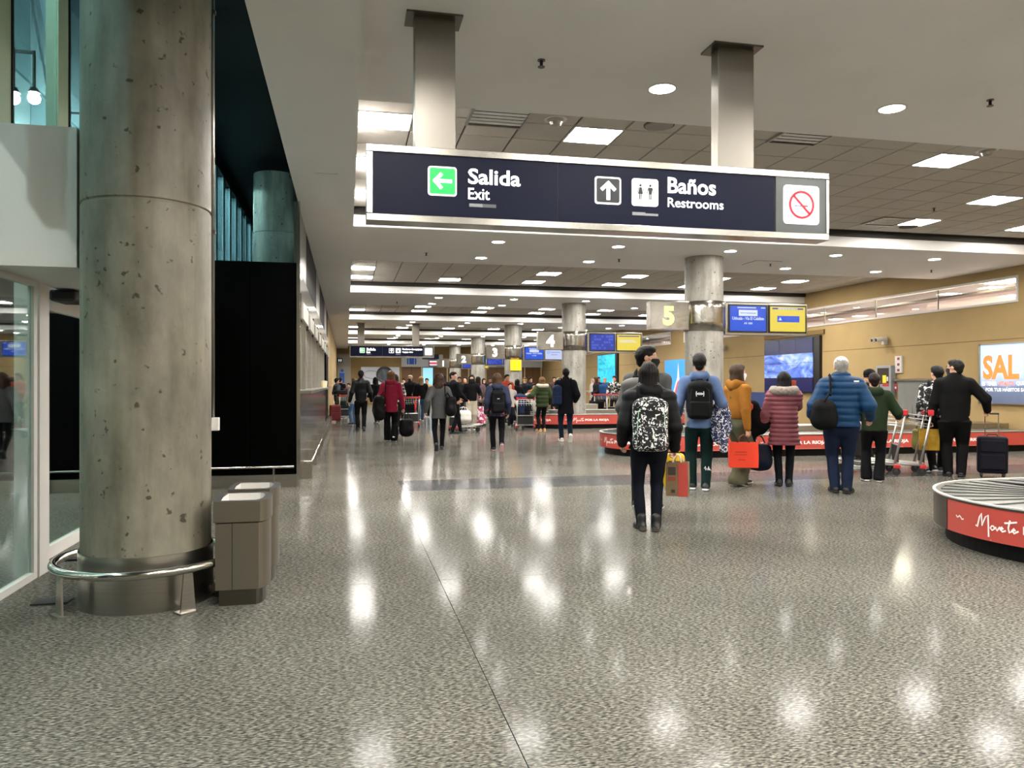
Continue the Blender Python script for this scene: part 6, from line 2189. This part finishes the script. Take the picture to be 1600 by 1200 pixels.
carry_bag('olive carrier bag hanging behind the gold foil bag', tuple(hand_tip(P, 0)), 0.2, 0.36, 0.1, mat('olive_foil', '#6c6428', 0.5), -0.6, hl=0.06, soft=True)

# trolleys beside the green hoodie
tb_ = mat('trolley_black', '#0b0b0d', 0.5)
t1 = trolley('silver baggage trolley with red handle beside the green-hoodie woman', 8.15, 10.80, math.radians(62), tb_)
trolley('second silver baggage trolley nested behind the first one on its right', 8.52, 10.68, math.radians(60), tb_)
q = suitcase('black suitcase on the red-handled trolley, with small pale marks', 7.98, 10.95, math.radians(62), tb_, 0.44, 0.40, 0.30, 0, 0.2)
MB().tube([(-.10, -.184, .20), (-.06, -.184, .17), (-.04, -.184, .20), (-.02, -.184, .18)], .006, 5).build('pale_mark', M['skirt_white'], q)
MB().sphere((.08, -.184, .19), (.04, .004, .016), 10, 6).build('pale_mark', mat('pale_pink_mark', '#e0b0b4', 0.5), q)
o = thing('folded_coat', 'folded grey coat lying over the black suitcase on the trolley', 'coat', (7.98, 10.95, 0.68), 1.0)
A = Soft((-0.3, -0.25, -0.1), (0.3, 0.25, 0.2), 0.013)
A.box((0, 0, 0.05), (0.24, 0.17, 0.06), 0.05)
A.folds(0.02, 26, 2)
A.build('cloth', cloth('#8a8a86'), o)

# ------------------------------------------------------------------ travellers in the middle of the hall
def gp(px, t):
    u = (px - 800) / 1200
    s, c = math.sin(YAW), math.cos(YAW)
    return (t * (s + c * u), t * (c - s * u))
V2 = 0.016
x, y = gp(686, 16.4)
P = person('woman in grey coat with curly brown hair walking away', x, y, -4, 1.63, 1.0, dict(c='#5a5b5c', b=0.03, hem=0.42, aline=0.02, name='coat'), dict(c='#0c0c0f', b=0.010),
           ('#0e0e10', '#2a2a2c', 'shoe'), ('#4a3020', 'curly'), feet=((-0.07, -0.28, 0.0, 50, 0), (0.08, 0.16, 0, 0, 4)), vox=0.013, hands=((-0.29, -0.05, 0.84), (0.24, 0.12, 1.0)))
shoulder_bag(P, 'large black bag slung on the right side of the woman in grey coat', 1, cloth('#0d0d10', 0.6), 0.38, 0.42, 0.2, zt=1.16, dy=-0.12)
x, y = gp(777, 16.2)
P = person('woman in navy jacket with red touches walking away, brown bobbed hair', x, y, -6, 1.64, 1.02, dict(mat=NAVYRED, b=0.035, hem=0.45, name='jacket', hood=True), dict(c='#0b0b0e', b=0.016),
           ('#121214', '#c8a0a0', 'shoe'), ('#6e5034', 'bob'), feet=((-0.085, 0.14, 0, 0, -4), (0.085, -0.26, 0.02, 50, 0)), vox=0.013)
backpack(P, 'black backpack with a small white tag on the woman in navy', cloth('#0c0d10', 0.65), 0.29, 0.46, 0.17, 0.06, vox=0.014, logo=[[(-0.025, -0.02), (0.025, -0.02)]])
x, y = gp(884, 18.8)
P = person('man in long dark navy coat walking away in white-soled shoes', x, y, -8, 1.80, 1.05, dict(c='#0e1018', b=0.04, hem=0.38, aline=0.025, collar=0.04, name='coat'), dict(c='#16283a', b=0.014),
           ('#c9c4ba', '#e8e4da', 'shoe'), ('#0d0c0c', 'short'), feet=((-0.09, 0.12, 0, 0, -4), (0.09, -0.26, 0.02, 55, 0)), vox=0.014, hands=((-0.28, 0.10, 0.92), (0.26, 0.14, 1.0)))
backpack(P, 'navy backpack slung on the left of the man in long coat', cloth('#1c2c52', 0.7), 0.22, 0.46, 0.2, 0.10, vox=0.014, dx=-0.24)
x, y = gp(611, 18.9)
P = person('woman in crimson hooded jacket and black flared trousers walking away', x, y, -4, 1.74, 1.02, dict(c='#96203c', b=0.032, hem=0.42, hood=True), dict(c='#0b0b0d', b=0.026, flare=0.035),
           ('#101012', '#e0e0dc', 'shoe'), ('#7a5430', 'long'), feet=((-0.08, 0.10, 0, 0, 0), (0.085, -0.25, 0, 40, 10)), vox=0.013, hands=((-0.30, 0.05, 0.9), (0.30, 0.02, 0.84)), curl=(0.8, 1.1))
shoulder_bag(P, 'big black bag on the left hip of the woman in crimson', -1, cloth('#0a0a0c', 0.6), 0.42, 0.62, 0.26, zt=1.15, dy=-0.10)
p = hand_tip(P, 1)
carry_bag('black soft travel bag trailing from the crimson woman\'s right hand', (p.x + 0.05, p.y - 0.1, p.z), 0.34, 0.46, 0.22, cloth('#0b0b0d', 0.7), 0.3, hl=0.16, soft=True)
x, y = gp(564, 23.3)
P = person('man in black leather jacket and black trousers walking away on the left', x, y, 4, 1.82, 1.08, dict(c='#0c0c0f', b=0.03, hem=0.49, rough=0.45, collar=0.03), dict(c='#0a0a0c', b=0.02),
           ('#0c0c0e', '#3a3a3a', 'shoe'), ('#100d0c', 'short'), feet=((-0.09, 0.05, 0, 0, -6), (0.085, -0.10, 0, 12, 6)), vox=V2, hands=((-0.34, 0.0, 0.9), (0.32, 0.05, 0.9)))
x, y = gp(711, 22.0)
P = person('dark-haired youth in black looking back over his shoulder, foot on trolley', x, y, -62, 1.76, 0.98, dict(c='#0d0e13', b=0.03, hem=0.47), dict(c='#0b0b0e', b=0.018),
           ('#0e0e10', '#1c1c1e', 'shoe'), ('#110d0c', 'short'), feet=((-0.08, 0.26, 0.03, -10, 0), (0.09, -0.16, 0, 0, 10)), vox=V2, head_yaw=70, lean=-6, hands=((-0.25, 0.3, 0.98), (0.26, 0.22, 0.95)))
x, y = gp(737, 24.0)
person('woman in black top and mask with cream trousers, facing the camera', x, y, 172, 1.70, 0.98, dict(c='#0c0c0e', b=0.03, hem=0.52), dict(c='#cfc4ae', b=0.032, flare=0.02), ('#101012', '#e8e8e4', 'shoe'),
       ('#120e0d', 'long'), feet=STAND, vox=V2, mask='#0c0c0e', hands=((-0.28, 0.16, 1.0), (0.28, 0.16, 1.0)))
trolley('trolley with a white bundle beside the youth looking back', *gp(727, 22.6), math.radians(-75))
q = gp(724, 22.5)
carry_bag('white plastic bundle lying low on the youth\'s trolley', (q[0], q[1], 0.75), 0.46, 0.42, 0.30, mat('white_plastic', '#d8d6d0', 0.5), 0.2, hl=0.06, soft=True)
x, y = gp(847, 22.9)
person('woman in olive parka with cream fur hood and tan shoes, back turned', x, y, 10, 1.62, 1.08, dict(c='#3c4a2c', b=0.045, hem=0.46, quilt=0.12, fur='#d8ccb8', hood=True, name='parka'), dict(c='#0e0e10', b=0.014),
       ('#a8794c', '#c89a64', 'shoe'), ('#8a6440', 'bob'), feet=STAND, vox=V2, hands=((-0.36, 0.2, 1.05), (0.32, 0.1, 0.85)))
# trolley loaded with coats
tx, ty = gp(819, 23.7)
trolley('loaded baggage trolley with black panel, coats piled on top', tx, ty, math.radians(-8), M['rubber'])
suitcase('dark suitcase upright on the loaded trolley', tx - 0.02, ty + 0.02, math.radians(-8), cloth('#1a1b22'), 0.42, 0.55, 0.26, 0, 0.22)
for i, (dx, c, lb_, zz) in enumerate(((-0.12, '#2a3458', 'navy coat piled on the loaded trolley', 0.95), (0.20, '#c9c2b4', 'cream coat hanging over the side of the loaded trolley', 0.98))):
    o = thing('piled_coat', lb_, 'coat', (tx + dx, ty, zz), 0.2)
    A = Soft((-0.28, -0.28, -0.55), (0.28, 0.28, 0.25), 0.016)
    A.ell((0, 0, 0.05), (0.19, 0.20, 0.12), 0.04)
    A.cap((0.06 if i else 0, -0.1, 0.0), (0.10 if i else 0, -0.14, -0.38), 0.12, 0.09, 0.05, ((0, 1, 0), 0.6))
    A.folds(0.018, 24, i)
    A.build('cloth', cloth(c), o)

# ------------------------------------------------------------------ the crowd farther back
V3 = 0.024
CROWD = [
    # px, depth, height, heading, hair, style, top, trousers, label, extras
    (532, 33.5, 1.70, -20, '#120e0c', 'short', '#111114', '#14161c', 'dark-haired man with black jacket by the shop corner at far left', {}),
    (526.5, 31.3, 1.66, -70, '#1a1412', 'short', '#4a5668', '#22242a', 'man in slate jumper at the shop corner, leftmost of all', {}),
    (545, 32.0, 1.45, 150, '#1a1412', 'short', 'STRIPE', '#1c2233', 'child in red and black striped top near the luggage trolley', {}),
    (553, 26.5, 1.62, 30, '#a88058', 'short', '#c8c8c4', '#5a84b4', 'person in white top and light blue jeans behind the leather-jacket man', {}),
    (590, 27.5, 1.66, 20, '#0f0c0b', 'bob', '#0e0e10', '#0d0d10', 'person in black bending between the leather and crimson jackets', {'lean': 18}),
    (618, 24.5, 1.72, -10, '#2c1c14', 'long', 'PLAID', '#101014', 'woman in black and white plaid shirt beyond the crimson jacket', {}),
    (631, 34.0, 1.66, 160, '#18120f', 'short', '#20222a', '#16181e', 'person in dark clothes left of the bald man', {}),
    (641, 30.0, 1.76, 150, '#b8a490', 'receding', '#0f0f12', '#0d0d10', 'bald man in black jacket and black mask facing the camera', {'mask': '#0c0c0e'}),
    (658, 29.5, 1.70, 5, '#c09a60', 'long', '#0e0e11', '#3c5a80', 'blonde woman in black coat and blue jeans', {}),
    (667, 33.0, 1.66, 170, '#14100e', 'short', '#c8a860', '#1a1a20', 'person in mustard top partly behind the grey coat', {}),
    (692, 27.0, 1.76, 10, '#17110e', 'long', '#101216', '#101014', 'long dark-haired woman in black behind the grey-coat woman', {}),
    (718, 30.0, 1.70, 170, '#3a2a1e', 'short', '#2a2622', '#1a1a1e', 'brown-haired man in dark brown jacket behind the youth', {}),
    (727, 33.0, 1.72, 150, '#120e0d', 'short', '#8a7458', '#1a1c22', 'man in tan jacket left of the masked woman', {}),
    (747, 27.5, 1.68, 5, '#3c2418', 'long', '#a08088', '#121216', 'long brown-haired woman in dusty pink behind the masked woman', {}),
    (756, 34.0, 1.66, 190, '#17120f', 'bob', '#141418', '#16161a', 'dark bob-haired woman in black left of the navy jacket', {}),
    (766, 38.0, 1.74, 175, '#100d0c', 'short', '#3a3c44', '#16161a', 'dark-haired man in grey behind the navy jacket', {}),
    (768, 26.5, 1.40, 20, '#a87c50', 'bob', '#c8a890', '#22222a', 'fair-haired child beside the woman in navy', {}),
    (792, 27.5, 1.76, 200, '#140f0e', 'short', '#d8503c', '#1a1a20', 'man in coral red jacket in front of column three', {}),
    (797, 25.6, 1.45, 180, '#2a1a12', 'short', '#d8ccc4', '#1a1c26', 'child in cream top in front of the coral jacket', {}),
    (808, 29.0, 1.60, 30, '#1c1411', 'bob', '#241c1c', '#121216', 'dark bob-haired woman in brown right of the coral jacket', {}),
    (820, 31.0, 1.66, 170, '#2a2018', 'short', '#1a2430', '#14141a', 'person in pale yellow beanie and dark jacket', {'hat': ('#c8a860', 'beanie')}),
    (829, 35.0, 1.72, 190, '#120f0d', 'short', '#26282e', '#14141a', 'dark-haired man behind the yellow beanie', {}),
    (834, 27.5, 1.42, 180, '#17120f', 'short', '#d89a5a', '#22242c', 'child in orange-tan top between trolley and parka', {}),
    (866, 33.0, 1.72, 170, '#110e0c', 'short', '#4a3434', '#16161c', 'dark-haired man left of the long navy coat', {}),
    (873, 30.0, 1.64, 175, '#1a1512', 'short', '#5a4a48', '#1a1a20', 'person in white knitted hat beside the long navy coat', {'hat': ('#e0dcd4', 'beanie')}),
    (931, 33.5, 1.70, 80, '#5a2e1c', 'long', '#1a1a1e', '#14141a', 'auburn-haired woman in dark coat beyond the far carousel', {}),
    (926, 35.5, 1.66, 60, '#c8c0b0', 'short', '#cfc9be', '#22242c', 'person in cream coat beyond the far carousel, leftmost there', {}),
    (945, 34.0, 1.68, 160, '#b8b4ac', 'short', '#2c5a92', '#20283a', 'white-haired person in mid-blue jacket beyond the far carousel', {}),
    (960, 33.0, 1.76, 150, '#120f0d', 'short', 'FLORAL', '#0e0e12', 'tall person in black and white print beyond the far carousel', {}),
    (935, 36.5, 1.74, 200, '#241a14', 'short', '#303036', '#16161a', 'man in charcoal behind the auburn-haired woman', {}),
]
PM = {'STRIPE': STRIPE, 'PLAID': PLAID, 'FLORAL': LEAFY}
for i, (px, d, hh, hd, hc, st, tc_, lc_, lb_, ex) in enumerate(CROWD):
    x, y = gp(px, d)
    tp = dict(b=0.03 + 0.01 * (i % 3), hem=0.45 + 0.02 * (i % 3))
    if tc_ in PM:
        tp['mat'] = PM[tc_]
    else:
        tp['c'] = tc_
    hl = [None, ((-0.27, 0.2, 1.0 * hh / 1.7), (0.27, 0.2, 1.0 * hh / 1.7)), ((-0.28, 0.03, 0.8 * hh / 1.7), (0.2, 0.28, 1.1 * hh / 1.7))][i % 3] or (None, None)
    person(lb_, x, y, hd, hh, 1.0 + 0.06 * (i % 4), tp, dict(c=lc_), ('#141416', '#c8c8c4', 'shoe'), (hc, st), 'ab'[i % 2],
           feet=STAND if i % 2 else ((-0.08, -0.12, 0, 15, 0), (0.085, 0.12, 0, 0, 5)), hands=hl, vox=V3, far=True, group='travellers in the crowd', mask=ex.get('mask'), hat=ex.get('hat'), lean=ex.get('lean', 0))

# luggage among the crowd
x, y = gp(534, 29.8)
trolley('loaded trolley by the end of the shop counters at far left', x, y, math.radians(20))
suitcase('dark green suitcase on the far left trolley', x, y + 0.05, 0.3, cloth('#24322e'), 0.48, 0.62, 0.3, 0, 0.22)
o = thing('holdall', 'black holdall lying on top of the green suitcase', 'bag', (x, y, 0.92), 0.3)
A = Soft((-0.35, -0.25, -0.05), (0.35, 0.25, 0.35), 0.018)
A.cap((-0.18, 0, 0.13), (0.18, 0, 0.13), 0.14, 0.14, 0.03)
A.folds(0.01, 20, 1)
A.build('bag_body', cloth('#15161a'), o)
MB().tube([(-.1, 0, .26), (-.06, 0, .34), (.06, 0, .34), (.1, 0, .26)], .01, 6).build('handle', M['rubber'], o)
x, y = gp(523.5, 28.6)
suitcase('dark red suitcase standing by the shop end at far left', x, y, 0.2, mat('red_case', '#6e1820', 0.4), 0.40, 0.58, 0.26, 0.38)
x, y = gp(637.5, 25.4)
trolley('trolley with white frame right of the plaid shirt', x, y, math.radians(10))
suitcase('black suitcase on the trolley right of the plaid shirt', x, y + 0.02, 0.1, cloth('#111116'), 0.42, 0.5, 0.26, 0, 0.22)
x, y = gp(645, 31.3)
carry_bag('red shopping bag held low beside the bald man', (x, y, 1.0), 0.36, 0.62, 0.16, mat('red_plastic', '#c8281c', 0.45), 0.1, hl=0.08, soft=True)
x, y = gp(752, 26.0)
suitcase('pink and white patterned case beside the long brown-haired woman', x, y, 0.2, print_mat('pink_print', '#b84870', '#e8dce0', 8, 0.5, 0.55), 0.30, 0.60, 0.22, 0.3)
for i, (px, d) in enumerate(((941, 31.3), (961, 31.8))):
    x, y = gp(px, d)
    trolley('%s trolley standing behind the far carousel' % ('left empty silver' if i == 0 else 'right orange-trimmed'), x, y, math.radians(170), red='#b8222a' if i == 0 else '#c8502c')
x, y = gp(918, 31.0)
o = thing('cardboard_box', 'pale carton standing behind the far carousel', 'box', (x, y, 0), 0.1)
MB().box(-0.35, 0.35, -0.25, 0.25, 0, 0.62).build('carton', mat('pale_carton', '#b8b4a8', 0.7), o, bevel=0.01)
MB().box(-0.352, 0.352, -0.03, 0.03, 0, 0.622).build('tape', mat('tape', '#8c7850', 0.5), o)
x, y = gp(933, 31.4)
suitcase('black suitcase behind the far carousel beside the pale carton', x, y, 0.2, cloth('#101014'), 0.50, 0.66, 0.3, 0)
